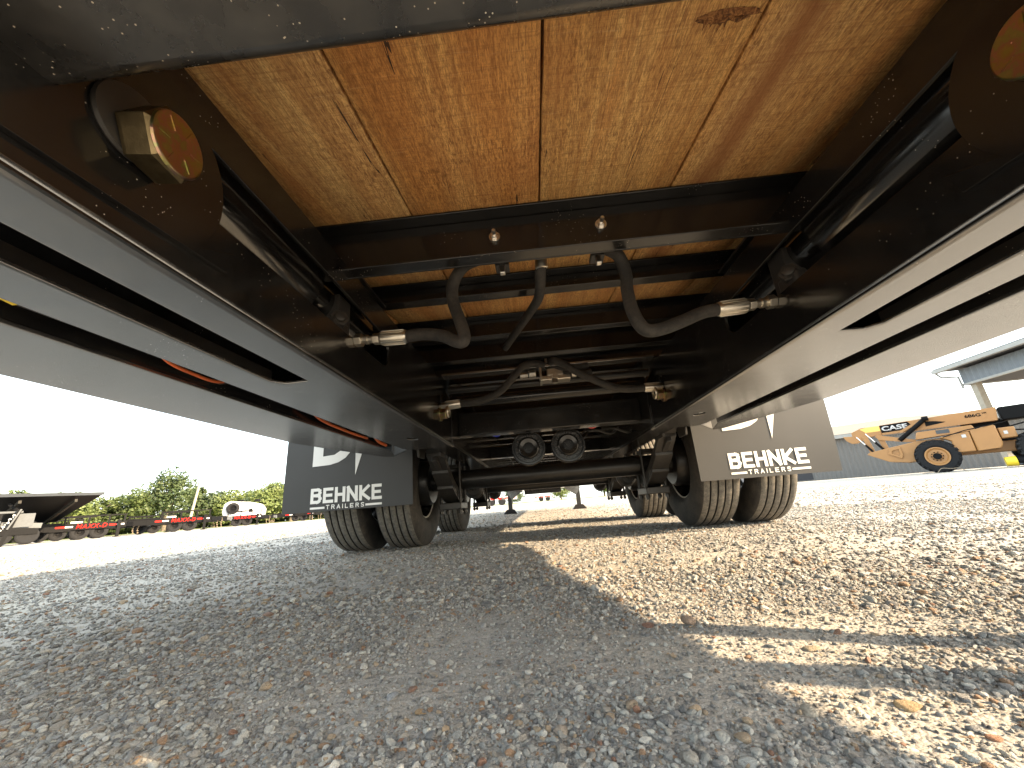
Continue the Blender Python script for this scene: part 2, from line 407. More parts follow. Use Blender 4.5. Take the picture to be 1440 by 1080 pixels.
for k in range(NA): gf.append((0, 1+k, 1+(k+1) % NA))
for i in range(len(rad)-2):
    for k in range(NA):
        a = 1+i*NA+k; b = 1+i*NA+(k+1) % NA; gf.append((a, a+NA, b+NA, b))
g = MB(); g.add(gv, gf); go = g.obj('ground', M['ground'], smooth=True, fix=False); tag(go, kind='structure')

# grass field beyond the yard (a sheet just above the gravel)
def strip(name, a0, a1, r0, r1, mat, dz):
    mb = MB(); n = 60; vs = []; fs = []; rs = [r0*(r1/r0)**(j/8) for j in range(9)]
    for i in range(n+1):
        th = a0+(a1-a0)*i/n
        for j, rr in enumerate(rs):
            q = rr*(1+(.05*noise.noise((th*9, j, 5)) if j == 0 else 0)); x, y = q*math.cos(th), q*math.sin(th); vs.append((x, y, ground_z(x, y)+dz))
    for i in range(n):
        for j in range(8): a = i*9+j; fs.append((a, a+1, a+10, a+9))
    mb.add(vs, fs); return tag(mb.obj(name, mat, smooth=True), kind='structure')
strip('field', R(55), R(168), 52, 800, M['grass'], .03)

# gravel -----------------------------------------------------------
stones = []
lib = D.collections.new('gravel_library')
def make_stone(seed, pts=22, rnd=.0):
    rr = random.Random(seed); bm = bmesh.new()
    sx, sy, sz = 1.0, rr.uniform(.62, .95), rr.uniform(.38, .68)
    for i in range(pts):
        v = Vector((rr.gauss(0, 1), rr.gauss(0, 1), rr.gauss(0, 1))).normalized()*rr.uniform(.82, 1.0)
        bm.verts.new((v.x*sx*.5, v.y*sy*.5, v.z*sz*.5))
    h = bmesh.ops.convex_hull(bm, input=bm.verts)
    bmesh.ops.delete(bm, geom=[e for e in h['geom_interior'] if isinstance(e, bmesh.types.BMVert)], context='VERTS')
    if rnd:
        bmesh.ops.subdivide_edges(bm, edges=bm.edges, cuts=1, use_grid_fill=True)
        for _ in range(2): bmesh.ops.smooth_vert(bm, verts=bm.verts, factor=rnd, use_axis_x=True, use_axis_y=True, use_axis_z=True)
    bmesh.ops.recalc_face_normals(bm, faces=bm.faces)
    me = D.meshes.new('stone'); bm.to_mesh(me); bm.free(); me.materials.append(M['stone'])
    me.polygons.foreach_set('use_smooth', [True]*len(me.polygons))
    try: me.set_sharp_from_angle(angle=R(34))
    except Exception: pass
    return me
stone_meshes = [make_stone(100+i, random.choice((14, 18, 24)), random.choice((.3, .5, .5))) for i in range(14)]
for i, me in enumerate(stone_meshes):
    so_ = D.objects.new('stone', me); lib.objects.link(so_)
def scatter(name, pts, scl, flat=.25):
    n = len(pts); me = D.meshes.new(name); me.vertices.add(n); me.vertices.foreach_set('co', pts.astype(np.float32).ravel())
    a = me.attributes.new('sc', 'FLOAT', 'POINT'); a.data.foreach_set('value', scl.astype(np.float32))
    rot = np.stack([rng.normal(0, flat, n), rng.normal(0, flat, n), rng.uniform(0, 6.28, n)], 1)
    b = me.attributes.new('rt', 'FLOAT_VECTOR', 'POINT'); b.data.foreach_set('vector', rot.astype(np.float32).ravel())
    o = D.objects.new(name, me); COL.objects.link(o)
    ng = D.node_groups.new(name, 'GeometryNodeTree'); ng.interface.new_socket('Geometry', in_out='INPUT', socket_type='NodeSocketGeometry'); ng.interface.new_socket('Geometry', in_out='OUTPUT', socket_type='NodeSocketGeometry')
    N = ng.nodes.new; gi = N('NodeGroupInput'); gout = N('NodeGroupOutput'); m2p = N('GeometryNodeMeshToPoints'); iop = N('GeometryNodeInstanceOnPoints')
    ci = N('GeometryNodeCollectionInfo'); ci.inputs['Collection'].default_value = lib; ci.inputs['Separate Children'].default_value = True; ci.inputs['Reset Children'].default_value = True
    at = N('GeometryNodeInputNamedAttribute'); at.data_type = 'FLOAT'; at.inputs['Name'].default_value = 'sc'
    ar = N('GeometryNodeInputNamedAttribute'); ar.data_type = 'FLOAT_VECTOR'; ar.inputs['Name'].default_value = 'rt'
    e2r = N('FunctionNodeEulerToRotation'); iop.inputs['Pick Instance'].default_value = True
    lk = ng.links.new; lk(gi.outputs[0], m2p.inputs[0]); lk(m2p.outputs[0], iop.inputs['Points']); lk(ci.outputs[0], iop.inputs['Instance'])
    lk(at.outputs[0], iop.inputs['Scale']); lk(ar.outputs[0], e2r.inputs[0]); lk(e2r.outputs[0], iop.inputs['Rotation']); lk(iop.outputs[0], gout.inputs[0])
    md = o.modifiers.new('gravel', 'NODES'); md.node_group = ng
    tag(o, kind='stuff'); return o
def vnoise(x, y, f, seed):
    return np.array([noise.noise((a*f, b*f, seed)) for a, b in zip(x, y)])
def gen(n, r0, r1, amin, amax, s_med, s_sig, smax, power, patch, sink=.15, base=.72, lo=.2):
    u = rng.random(n); r = (r0**power+u*(r1**power-r0**power))**(1/power); th = rng.uniform(R(amin), R(amax), n)
    x = GCX+r*np.cos(th); y = GCY+r*np.sin(th)
    s = np.clip(s_med*np.exp(rng.normal(0, s_sig, n)), .0025, smax)
    pn = vnoise(x, y, 2.3, 7)+.5*vnoise(x, y, 6.1, 2); keep = rng.random(n) < np.clip(base+patch*pn, lo, 1)
    x, y, s = x[keep], y[keep], s[keep]
    z = np.array([ground_z(a, b) for a, b in zip(x, y)])+s*sink
    return np.stack([x, y, z], 1), s
sets = [gen(150000, .22, 1.3, 14, 166, .0052, .45, .018, 1.1, .9, .10, .70, .22),
        gen(17000, .26, 1.5, 14, 166, .0118, .32, .034, 1.5, 1.7, .09, .60, .05),
        gen(150000, 1.1, 4.5, 8, 174, .0105, .42, .032, 1.45, .7, .12, .80, .3),
        gen(80000, 3.8, 14.0, 6, 179, .019, .38, .05, 1.4, .4, .12, .85, .4)]
P_ = np.concatenate([a for a, b in sets]); S_ = np.concatenate([b for a, b in sets])
gr = scatter('gravel', P_, S_); gr['label'] = 'loose crushed gravel of grey, tan and rust stones'; gr['category'] = 'gravel'

# ------------------------------------------------------------------ the dovetail trailer
T = empty('trailer', 'black flatbed trailer with oak deck and tapered dovetail, seen from underneath', 'trailer')
def zw(y): return .85+.155*(y-.69)          # underside of the sloping dovetail planks
HINGE = 1.76; ZDECK = zw(HINGE)

# planks of the sloping tail and of the flat deck
def plank(x0, x1, y0, y1, zf, seed, name='plank'):
    n = 46; rr = random.Random(seed); mb = MB(); vs = []; fs = []; k = 6
    cols = [0, .02, .35, .65, .98, 1]
    for j in range(n+1):
        y = y0+(y1-y0)*j/n
        wa = .0022*noise.noise((y*5, seed, 0)); wb = .0022*noise.noise((y*5, seed+9, 4))
        xa = x0+wa; xb = x1+wb
        for i, c in enumerate(cols):
            x = xa+(xb-xa)*c; z = zf(y)+.0012*noise.noise((x*14, y*9, seed))
            if i in (0, 5): z += .0035
            vs.append((x, y, z))
        vs.append((x1+.0020, y, zf(y)+.044)); vs.append((x0-.0020, y, zf(y)+.044))
    w = 8
    for j in range(n):
        for i in range(w): a = j*w+i; b = j*w+(i+1) % w; fs.append((a, a+w, b+w, b))
    fs.append(tuple(range(w))); fs.append(tuple(n*w+i for i in range(w))[::-1])
    mb.add(vs, fs); o = mb.obj(name, M['wood'], T, smooth=True)
    # move the origin to the plank so its grain is its own
    return o
edges = [-.022+.2855*k for k in range(-4, 5)]
edges = [-1.118]+[e for e in edges if -1.05 < e < 1.05]+[1.118]
for i in range(len(edges)-1):
    gp = .0022
    plank(edges[i]+gp, edges[i+1]-gp, .02, HINGE-.006, zw, 31+i*3)
    plank(edges[i]+gp, edges[i+1]-gp, HINGE+.006, 10.80, lambda y: ZDECK, 77+i*5)
# knot with torn bark at the plank edge near the tail
mb = MB(); rr = random.Random(4)
ky, kx = .352, .215
ring = []
for k in range(26):
    th = 2*math.pi*k/26; ring.append((kx+math.cos(th)*(.040+.014*noise.noise((k*.7, 0, 0))), ky+math.sin(th)*(.009+.006*noise.noise((k*.9, 3, 0)))))
vs = [(x, y, zw(y)-.0006) for x, y in ring]+[(kx+(x-kx)*.55, ky+(y-ky)*.55, zw(y)-.0040+.002*math.sin(i*2.3)) for i, (x, y) in enumerate(ring)]+[(kx, ky, zw(ky)-.002)]
fs = [(i, (i+1) % 26, 26+(i+1) % 26, 26+i) for i in range(26)]+[(26+i, 26+(i+1) % 26, 52) for i in range(26)]
mb.add(vs, fs); mb.obj('knot', M['knot'], T, smooth=True)
for k in range(5):
    a = rr.uniform(-.02, .01); mb = MB(); x0 = kx-.012+a; y0 = ky-.004+.002*k
    mb.add([(x0, y0, zw(y0)-.001), (x0+.006, y0+.002, zw(y0)-.001), (x0+.001+rr.uniform(-.004, .004), y0+.012, zw(y0)-.006)], [(0, 1, 2)]); mb.obj('splinter', M['knot'], T)

# crossmembers of the tail: channels open towards the rear
def channel_x(y, ztop, h, x0, x1, fl=.050, t=.006, mat='frame', name='crossmember'):
    mb = MB(); mb.box((x0, y, ztop-t), (x1, y+fl, ztop)); mb.box((x0, y+fl-t, ztop-h), (x1, y+fl, ztop-t)); mb.box((x0, y, ztop-h), (x1, y+fl-t, ztop-h+t))
    return mb.obj(name, M[mat], T, bevel=.0022)
cm = {}
for y, h_, f_ in ((.69, .122, .038), (1.03, .066, .040), (1.40, .092, .040)): cm[y] = channel_x(y, zw(y)-.0015, h_, -1.115, 1.115, f_)
channel_x(1.72, zw(1.72)-.0015, .11, -1.115, 1.115)
# bright flat bar lower down
mb = MB(); mb.box((-.468, 1.60, .784), (.468, 1.655, .794)); o = mb.obj('flat_bar', M['plate'], T, bevel=.0015)
mb = MB(); mb.tube([(-.46, 1.70, .745), (.46, 1.70, .745)], .017, 16); mb.obj('conduit', M['frame_dull'], T, smooth=True)
# studs with nuts on the first crossmember
def nut(mb, c, ax, r, h, n=6, mi=0):
    mb.lathe(c, ax, [(0, 0), (0, r*.98), (h*.12, r), (h*.88, r), (h, r*.9), (h, 0)], n, mi)
for x, z in ((-.128, .793), (.108, .795)):
    mb = MB(); y = .7215
    mb.lathe((x, y, z), (0, -1, 0), [(0, 0), (0, .0125), (.0025, .0125), (.0025, 0)], 20); nut(mb, (x, y-.0025, z), (0, -1, 0), .0095, .008)
    mb.lathe((x, y-.010, z), (0, -1, 0), [(0, 0), (0, .0048), (.012, .0048), (.014, .0035), (.014, 0)], 12)
    mb.obj('stud_bolt', M['steel'], T, smooth=True)

# side boxes: inner web with long opening, bottom plate with slot, soffit
def side(s):
    # inner web (x = .475 .. .483)
    yb = 1.80
    outer = [(.10, .506), (yb, .506), (yb, .728), (1.52, .776), (.10, .776)]
    n = 14; r_ = .045; cy_, cz_ = .965, .655
    arc = [(cy_+r_*math.cos(t), cz_+r_*math.sin(t)) for t in [R(-90+180*k/n) for k in range(n+1)]]
    hole = [(.13, .612)]+[(cy_, .612)]+[(y, z+.002) for y, z in arc[1:-1]]+[(cy_, .700), (.70, .708), (.13, .708)]
    h2 = [(1.60+.022*math.cos(R(a)), .660+.042*math.sin(R(a))) for a in range(0, 360, 20)]
    mb = MB(); mb.prism(outer, 0, s*.475, s*.483, holes=[hole, h2]); mb.obj('web_plate', M['inner'], T, bevel=.0015)
    # bottom plate with slot (z = .512 .. .506)
    def X(v): return s*v
    yo = .10
    o1 = [(X(.4835), yo), (X(.712), yo), (X(.712), 1.80), (X(.690), 1.86), (X(.4835), 1.86)]
    slot = [(X(.556), .13), (X(.628), .13), (X(.628), .745), (X(.612), .768), (X(.556), .764)]
    hl = [(X(.585)+.022*math.cos(R(a)), 1.56+.032*math.sin(R(a))) for a in range(0, 360, 20)]
    mb = MB(); mb.prism(o1, 2, .508, .516, holes=[slot, hl]); mb.obj('bottom_plate', M['plate'], T, bevel=.0025)
    # rounded lower corner bend
    mb = MB(); cs = []
    for k in range(7):
        t = R(90*k/6); cs.append((.475+.011-.011*math.cos(t), .506+.000+.011-.011*math.sin(t)-.001))
    vs = []; 
    for y in (yo, 1.86):
        for cx_, cz_ in cs: vs.append((X(cx_-.0012), y, cz_-.0012))
    mb.add(vs, [(i, i+1, i+8, i+7) for i in range(6)]); mb.obj('bent_edge', M['plate'], T, smooth=True)
    # slot rim: plate folded up along the slot
    mb = MB(); mb.box((X(.631), .13, .5165), (X(.637), .75, .535)); mb.obj('slot_rim', M['frame_dull'], T)
    # far web of the box, soffit, end cap
    mb = MB(); mb.hexa([(X(.704), .10, .5165), (X(.711), .10, .5165), (X(.711), 1.75, .5165), (X(.704), 1.75, .5165), (X(.704), .10, zw(.1)-.004), (X(.711), .10, zw(.1)-.004), (X(.711), 1.75, zw(1.75)-.004), (X(.704), 1.75, zw(1.75)-.004)]); mb.obj('outer_web', M['frame'], T)
    mb = MB(); mb.box((X(.4835), .735, .803), (X(.7035), .998, .809)); mb.obj('soffit', M['frame_dull'], T)
    mb = MB(); mb.box((X(.4835), 1.0, .730), (X(.7035), 1.74, .736)); mb.obj('soffit', M['frame_dull'], T)
    # outer channel
    o2 = [(X(.786), yo), (X(1.010), yo), (X(1.014), 1.44), (X(.965), 1.70), (X(.885), 2.02), (X(.84), 2.04), (X(.786), 1.86)]
    mb = MB(); mb.prism(o2, 2, .508, .516); mb.obj('outer_plate', M['plate'], T, bevel=.0025)
    mb = MB(); mb.box((X(.786), .10, .5165), (X(.793), 1.86, .776)); mb.obj('channel_web', M['frame'], T)
    mb = MB(); mb.box((X(1.000), .10, .5165), (X(1.007), 1.44, .740)); mb.obj('channel_side', M['frame'], T)
    mb = MB(); mb.box((X(.711), .10, .700), (X(.786), 1.95, .707)); mb.obj('gap_cover', M['frame_dull'], T)
    # gusset between plates end
    mb = MB(); mb.prism([(.712, 1.86), (.84, 2.04), (.84, 2.046), (.712, 1.868)] if s > 0 else [(-.712, 1.86), (-.84, 2.04), (-.84, 2.046), (-.712, 1.868)], 2, .512, .70); mb.obj('gusset', M['frame_dull'], T)
    # boss plate round the pivot
    cb = (.286, .622); rb = .112
    pl = [(cb[0]+rb*math.cos(R(a)), cb[1]+rb*math.sin(R(a))) for a in range(-38, 91, 6)]
    pl += [(.11, cb[1]+rb), (.11, .528), (.42, .545), (.43, .58)]
    mb = MB(); mb.prism(pl, 0, s*.468, s*.4745); mb.obj('boss_plate', M['inner'], T, bevel=.001)
    # washer and hex bolt
    ax = (-s, 0, 0)
    mb = MB(); mb.lathe((s*.468, .278, .628), ax, [(0, 0), (0, .039), (.002, .040), (.006, .039), (.007, .034), (.007, 0)], 40); mb.obj('washer', M['iron'], T, smooth=True)
    tilt = Vector((-s, .10, -.05)).normalized()
    mb = MB(); c0 = Vector((s*.461, .290, .616))
    nut(mb, c0, tilt, .0375, .031, 6, 0)
    mb.lathe(c0+tilt*.031, tilt, [(0, .0330), (.0022, .0320), (.0028, .0305), (.0028, 0)], 36, 1)
    b = mb.obj('pivot_bolt', [M['boltside'], M['gold']], T)
    # grade marks: six raised radial lines
    mb = MB(); u = tilt.cross(Vector((0, 0, 1))).normalized(); w = tilt.cross(u)
    for k in range(6):
        a = R(60*k+12); d = u*math.cos(a)+w*math.sin(a); mb.bar(c0+tilt*.0340+d*.013, c0+tilt*.0340+d*.027, .0014, .0012, 0, tilt)
    q = mb.obj('grade_mark', M['gold'], b)
    # hydraulic cylinder in the box
    cy = MB(); cy.lathe((s*.577, .12, .713), (0, 1, 0), [(0, 0), (0, .086), (.565, .086), (.572, .083), (.574, .060), (.72, .060), (.72, .066), (.86, .066), (.86, 0)], 64)
    cyo = cy.obj('hydraulic_cylinder', M['soffit'], T, smooth=True)
    mb = MB(); mb.box((s*.505, .775, .60), (s*.556, .83, .725)); mb.obj('port_block', M['iron'], cyo, bevel=.003)
    mb = MB(); c = Vector((s*.500, .765, .648)); nut(mb, c, (-s*.6, -.7, .1), .021, .018); mb.lathe(c+Vector((-s*.6, -.7, .1)).normalized()*.018, (-s*.6, -.7, .1), [(0, 0), (0, .013), (.006, .012), (.008, .008), (.008, 0)], 20)
    mb.obj('gland_nut', M['iron'], cyo, smooth=True)
    mb = MB(); mb.box((s*.490, .74, .615), (s*.52, .80, .652)); mb.obj('trunnion', M['iron'], cyo, bevel=.008)
    return
side(-1); side(1)
# label strip inside right opening
mb = MB(); mb.box((.512, .86, .585), (.513, .93, .604)); mb.obj('red_label', M['red'], T)

# tail bumper: rectangular tube with rounded edges
mb = MB(); mb.box((-.548, -.02, .600), (.62, .222, .72)); o = mb.obj('rear_bumper', M['bumper'], T, bevel=.014)
for s in (-1, 1):
    mb = MB(); mb.box((s*.484, .17, .515), (s*.60, .215, .597)); mb.obj('bumper_bracket', M['bumper'], T, bevel=.006)

# outer deck rails: sloping tail rails and flat deck rails
for s in (-1, 1):
    mb = MB()
    def rl(y0, y1, za, zb, top): 
        x0, x1 = sorted((s*1.122, s*1.295))
        mb.hexa([(x0, y0, za), (x1, y0, za), (x1, y1, zb), (x0, y1, zb), (x0, y0, top(y0)), (x1, y0, top(y0)), (x1, y1, top(y1)), (x0, y1, top(y1))])
    rl(.02, HINGE-.005, zw(0.02)-.245, zw(HINGE)-.296, lambda y: zw(y)+.05)
    mb.obj('tail_rail', M['frame'], T, bevel=.003)
    mb = MB(); rl(HINGE+.005, 10.85, ZDECK-.20, ZDECK-.20, lambda y: ZDECK+.05); mb.obj('side_rail', M['frame'], T, bevel=.003)
    mb = MB(); rl(HINGE+.1, 10.75, ZDECK+.06, ZDECK+.06, lambda y: ZDECK+.10) ; mb.obj('rub_rail', M['frame'], T)
# main frame beams
for s in (-1, 1):
    mb = MB(); X = lambda v: s*v
    mb.box((X(.478), 1.84, .522), (X(.486), 10.8, .858)); mb.box((X(.478), 1.84, .510), (X(.590), 10.8, .5215)); mb.box((X(.478), 1.84, .8585), (X(.590), 10.8, .870))
    mb.obj('main_beam', M['frame'], T, bevel=.002)
for i, y in enumerate(np.arange(2.05, 10.7, .405)):
    channel_x(y, ZDECK-.002, .13, -1.118, 1.118)
# low cross beams between the main beams
for y, z0, z1, w in ((1.98, .578, .700, .09), (3.32, .60, .70, .08), (4.75, .56, .66, .08), (5.7, .53, .60, .08), (6.6, .53, .60, .08), (7.4, .525, .60, .08), (8.1, .525, .60, .08), (8.9, .515, .60, .10), (9.6, .515, .60, .10), (10.35, .40, .62, .14)):
    mb = MB(); mb.box((-.476, y, z0), (.476, y+w, z1)); mb.obj('cross_beam', M['frame'], T, bevel=.006)
# hinge tube and hanging air lines
mb = MB(); mb.tube([(-.47, 1.88, .735), (.47, 1.88, .735)], .028, 20); mb.obj('hinge_tube', M['frame'], T, smooth=True)
for nm, mt, x0 in (('blue_air_line', 'blue', -.34), ('red_air_line', 'red', .19)):
    pts = [(x0+.10*t, 2.12, .615-.028*math.sin(math.pi*t)) for t in [k/12 for k in range(13)]]
    mb = MB(); mb.tube(pts, .006, 10); mb.obj(nm, M[mt], T, smooth=True)

# hydraulic hoses with crimped ferrules and swivel nuts
def ferrule(p, d, parent, L=.075, r=.0195):
    p = Vector(p); d = Vector(d).normalized()
    mb = MB(); n = 28
    prof = [(0, .010), (0, r*.93), (.004, r), (L*.3, r*.97), (L*.34, r), (L-.004, r), (L, r*.9), (L, .010)]
    mb.lathe(p, d, prof, n)
    u = d.cross(Vector((0, 0, 1))).normalized(); w = d.cross(u)
    for k in range(12):
        a = 2*math.pi*k/12; e = u*math.cos(a)+w*math.sin(a); mb.bar(p+e*r*.97+d*.006, p+e*r*.97+d*(L-.006), .0035, .0035, 0, e)
    mb.obj('crimp_ferrule', M['zinc'], parent, smooth=True)
    mb = MB(); nut(mb, p+d*L, d, r*.86, .016); mb.lathe(p+d*(L+.016), d, [(0, r*.55), (.012, r*.55), (.012, r*.72), (.018, r*.72), (.018, r*.5), (.026, r*.5)], 18); nut(mb, p+d*(L+.042), d, r*.98, .018)
    mb.obj('swivel_nut', M['zinc'], parent)
def hose(pts, r=.0138, ends=()):
    mb = MB(); mb.tube(spline(pts, 9), r, 18); h = mb.obj('hydraulic_hose', M['hose'], T, smooth=True)
    for p, d, L, rr_ in ends: ferrule(p, d, h, L, rr_)
    return h
hose([(-.352, .80, .6095), (-.315, .80, .611), (-.268, .79, .598), (-.232, .77, .572), (-.2155, .76, .566), (-.213, .765, .585), (-.225, .78, .63), (-.241, .79, .690), (-.236, .79, .735), (-.208, .775, .763), (-.165, .765, .772), (-.12, .76, .771)],
     ends=[((-.352, .80, .6095), (-1, .02, .03), .064, .0158)], r=.0140)
hose([(.350, .80, .600), (.315, .80, .596), (.262, .79, .575), (.205, .77, .553), (.172, .765, .556), (.157, .77, .60), (.158, .785, .66), (.163, .79, .71), (.150, .78, .752), (.118, .77, .768), (.098, .76, .770)],
     ends=[((.350, .80, .600), (1, 0, .05), .066, .0158)], r=.0140)
hose([(-.028, .775, .762), (-.031, .80, .735), (-.035, .90, .735), (-.055, 1.03, .765), (-.10, 1.22, .80), (-.16, 1.36, .79)], r=.0130)
mb = MB(); nut(mb, (-.028, .760, .790), (0, .3, -1), .018, .016); mb.lathe((-.028, .765, .776), (0, .3, -1), [(0, .012), (.02, .0150), (.04, .0150), (.042, .012)], 22); mb.obj('elbow_fitting', M['zinc'], T, smooth=True)
for x in (-.118, .100):
    mb = MB(); mb.box((x-.006, .755, .722), (x+.006, .768, .742)); mb.obj('clip_tab', M['steel'], T, bevel=.002)
    mb = MB(); mb.box((x-.016, .756, .742), (x+.016, .79, .752)); mb.obj('clamp_block', M['rubberblk'], T, bevel=.002)
# second pair of hoses to the valve block
hose([(-.386, 1.60, .652), (-.345, 1.60, .652), (-.27, 1.59, .660), (-.205, 1.58, .688), (-.150, 1.57, .737), (-.105, 1.57, .782), (-.055, 1.58, .796), (-.01, 1.59, .785)], ends=[((-.386, 1.60, .652), (-1, 0, -.06), .068, .0185)], r=.0160)
hose([(.402, 1.60, .648), (.36, 1.60, .648), (.29, 1.59, .654), (.215, 1.58, .685), (.13, 1.57, .733), (.075, 1.57, .775), (.035, 1.58, .80), (.02, 1.60, .80)], ends=[((.402, 1.60, .648), (1, 0, -.02), .068, .0185)], r=.0160)
hose([(.02, 1.62, .79), (.07, 1.61, .772), (.13, 1.60, .765), (.18, 1.60, .772)], r=.0145)
hose([(.05, 1.63, .76), (.10, 1.61, .748), (.16, 1.60, .738), (.19, 1.60, .742)], r=.0145)
v = MB(); v.box((-.03, 1.60, .722), (.10, 1.66, .742)); v.box((-.034, 1.58, .715), (-.024, 1.66, .800)); v.box((.0, 1.605, .742), (.07, 1.655, .775))
vo = v.obj('valve_block', M['zinc'], T, bevel=.003)
for c_, ax_, r_, h_ in (((.035, 1.60, .735), (0, -1, 0), .013, .01), ((.03, 1.60, .705), (0, 0, 1), .014, .02), ((-.05, 1.60, .756), (-1, 0, 0), .016, .03), ((-.085, 1.60, .753), (-1, 0, -.05), .012, .035), ((.105, 1.60, .737), (1, 0, 0), .013, .02)):
    mb = MB(); nut(mb, c_, ax_, r_, h_); mb.obj('valve_fitting', M['zinc'], vo)
mb = MB(); mb.lathe((.0, 1.60, .80), (0, 0, 1), [(0, 0), (0, .006), (.02, .005), (.02, 0)], 10); mb.obj('grease_nipple', M['steel'], T)
# gold bolt with nut at the plate ends
for s in (-1, 1):
    mb = MB(); mb.lathe((s*.474, 1.60, .612), (-s, 0, 0), [(0, 0), (0, .030), (.005, .030), (.005, 0)], 24); nut(mb, (s*.469, 1.60, .612), (-s, 0, 0), .023, .022); mb.obj('link_bolt', M['gold'], T)
    mb = MB(); mb.lathe((s*.444, 1.60, .622), (-s, 0, 0), [(0, .026), (.004, .028), (.008, .026), (.008, .02), (0, .02)], 22); mb.obj('lock_ring', M['zinc'], T, smooth=True)

# wiring in the left gap
def line(name, pts, r, mt): 
    mb = MB(); mb.tube(spline(pts, 7), r, 10); mb.obj(name, M[mt], T, smooth=True)
line('wire_loom', [(-.765, .12, .56), (-.755, .42, .545), (-.742, .7, .552), (-.752, 1.0, .558), (-.735, 1.3, .55), (-.75, 1.6, .556), (-.76, 1.9, .556)], .017, 'rubberblk')
line('wire_loom', [(-.735, .12, .58), (-.74, .5, .585), (-.752, .85, .575), (-.738, 1.2, .58), (-.75, 1.8, .58)], .013, 'rubberblk')
line('tan_conduit', [(-.745, .50, .56), (-.752, .565, .540), (-.757, .66, .537), (-.765, .76, .548)], .006, 'tan')
line('orange_cable', [(-.745, .58, .56), (-.757, .632, .530), (-.765, .70, .526), (-.768, .77, .530), (-.765, .83, .560)], .0035, 'orange')
line('orange_cable', [(-.755, 1.08, .56), (-.766, 1.18, .530), (-.772, 1.38, .524), (-.774, 1.55, .526)], .005, 'orange')
line('orange_cable', [(-.76, 1.58, .548), (-.77, 1.66, .528), (-.776, 1.76, .526)], .007, 'orange')
line('yellow_cap', [(-.750, .385, .535), (-.752, .412, .532)], .008, 'yellow')
for y in (.78, 1.34, 1.56): 
    mb = MB(); mb.box((-.785, y, .532), (-.715, y+.012, .537)); mb.obj('cable_tie', M['rubberblk'], T)
line('wire_loom', [(.765, .12, .575), (.75, .6, .57), (.745, 1.2, .575), (.755, 1.85, .575)], .012, 'rubberblk')

# axles, brake gear, springs
TR = .400
AX = (2.68, 3.975)
def axle(y):
    mb = MB(); mb.tube([(-.80, y, TR), (.80, y, TR)], .064, 28); a = mb.obj('axle_beam', M['frame_dull'], T, smooth=True)
    for s in (-1, 1):
        for yy in (y-.085, y+.085):
            for xx in (.600, .724):
                mb = MB(); mb.tube([(s*xx, yy, .180), (s*xx, yy, .500)], .009, 10); nut(mb, (s*xx, yy, .188), (0, 0, 1), .015, .018); mb.obj('u_bolt', M['iron'], T)
        mb = MB(); mb.box((s*.590, y-.115, .212), (s*.734, y+.115, .255)); mb.obj('spring_plate', M['iron'], T, bevel=.006)
        mb = MB(); mb.box((s*.612, y-.075, .475), (s*.712, y+.075, .500)); mb.obj('spring_seat', M['iron'], T, bevel=.005)
        # leaf pack: curved leaves
        for li, (ln, th) in enumerate(((.53, .022), (.47, .018), (.36, .018), (.24, .018))):
            mb = MB(); n = 16; vs = []
            for k in range(n+1):
                t = -1+2*k/n; yy = y+t*ln; z = .333+.262*(abs(t*ln)/.53)**1.45-li*.020
                for dx, dz in ((.612, 0), (.712, 0), (.712, -th), (.612, -th)): vs.append((s*dx, yy, z+dz))
            fs = [];
            for k in range(n):
                for i in range(4): a_ = k*4+i; b_ = k*4+(i+1) % 4; fs.append((a_, a_+4, b_+4, b_))
            fs += [(0, 1, 2, 3), (n*4+3, n*4+2, n*4+1, n*4)]
            mb.add(vs, fs); mb.obj('spring_leaf', M['iron'], T, smooth=True, bevel=.002)
        # brake chamber, drum, slack adjuster
        mb = MB(); mb.lathe((s*.80, y, TR), (s, 0, 0), [(0, 0), (0, .135), (.02, .15), (.12, .15), (.12, 0)], 36); mb.obj('brake_drum', M['frame_dull'], T, smooth=True)
        mb = MB(); mb.lathe((s*.56, y+.20, .345), (0, 1, 0), [(0, 0), (0, .045), (.02, .062), (.05, .066), (.055, .072), (.07, .072), (.075, .066), (.11, .055), (.11, 0)], 24); mb.bar((s*.56, y+.08, .36), (s*.56, y+.2, .345), .02, .02); mb.obj('brake_actuator', M['iron'], T, smooth=True)
for y in AX: axle(y)
# hangers
for s in (-1, 1):
    for y, z in ((2.145, .600), (3.325, .620), (4.50, .600)):
        mb = MB(); h = .095
        for xx in (.608, .708):
            mb.prism([(y-.075, .70), (y-.085, .60), (y-.055, .50), (y+.045, .50), (y+.085, .60), (y+.075, .70)], 0, s*(xx-.012 if xx < .65 else xx+.008), s*(xx if xx < .65 else xx+.020))
        mb.box((s*.62, y-.07, .66), (s*.708, y+.07, .70))
        mb.tube([(s*.596, y, z-.012), (s*.732, y, z-.012)], .036, 20)
        mb.obj('spring_hanger', M['iron'], T, bevel=.003)
        mb = MB(); mb.box((s*.59, y-.10, .70), (s*.76, y+.10, .80)); mb.obj('hanger_pad', M['frame'], T)
    mb = MB(); mb.bar((s*.665, 2.20, .50), (s*.665, 2.63, .345), .03, .03); mb.obj('radius_rod', M['iron'], T, bevel=.004)
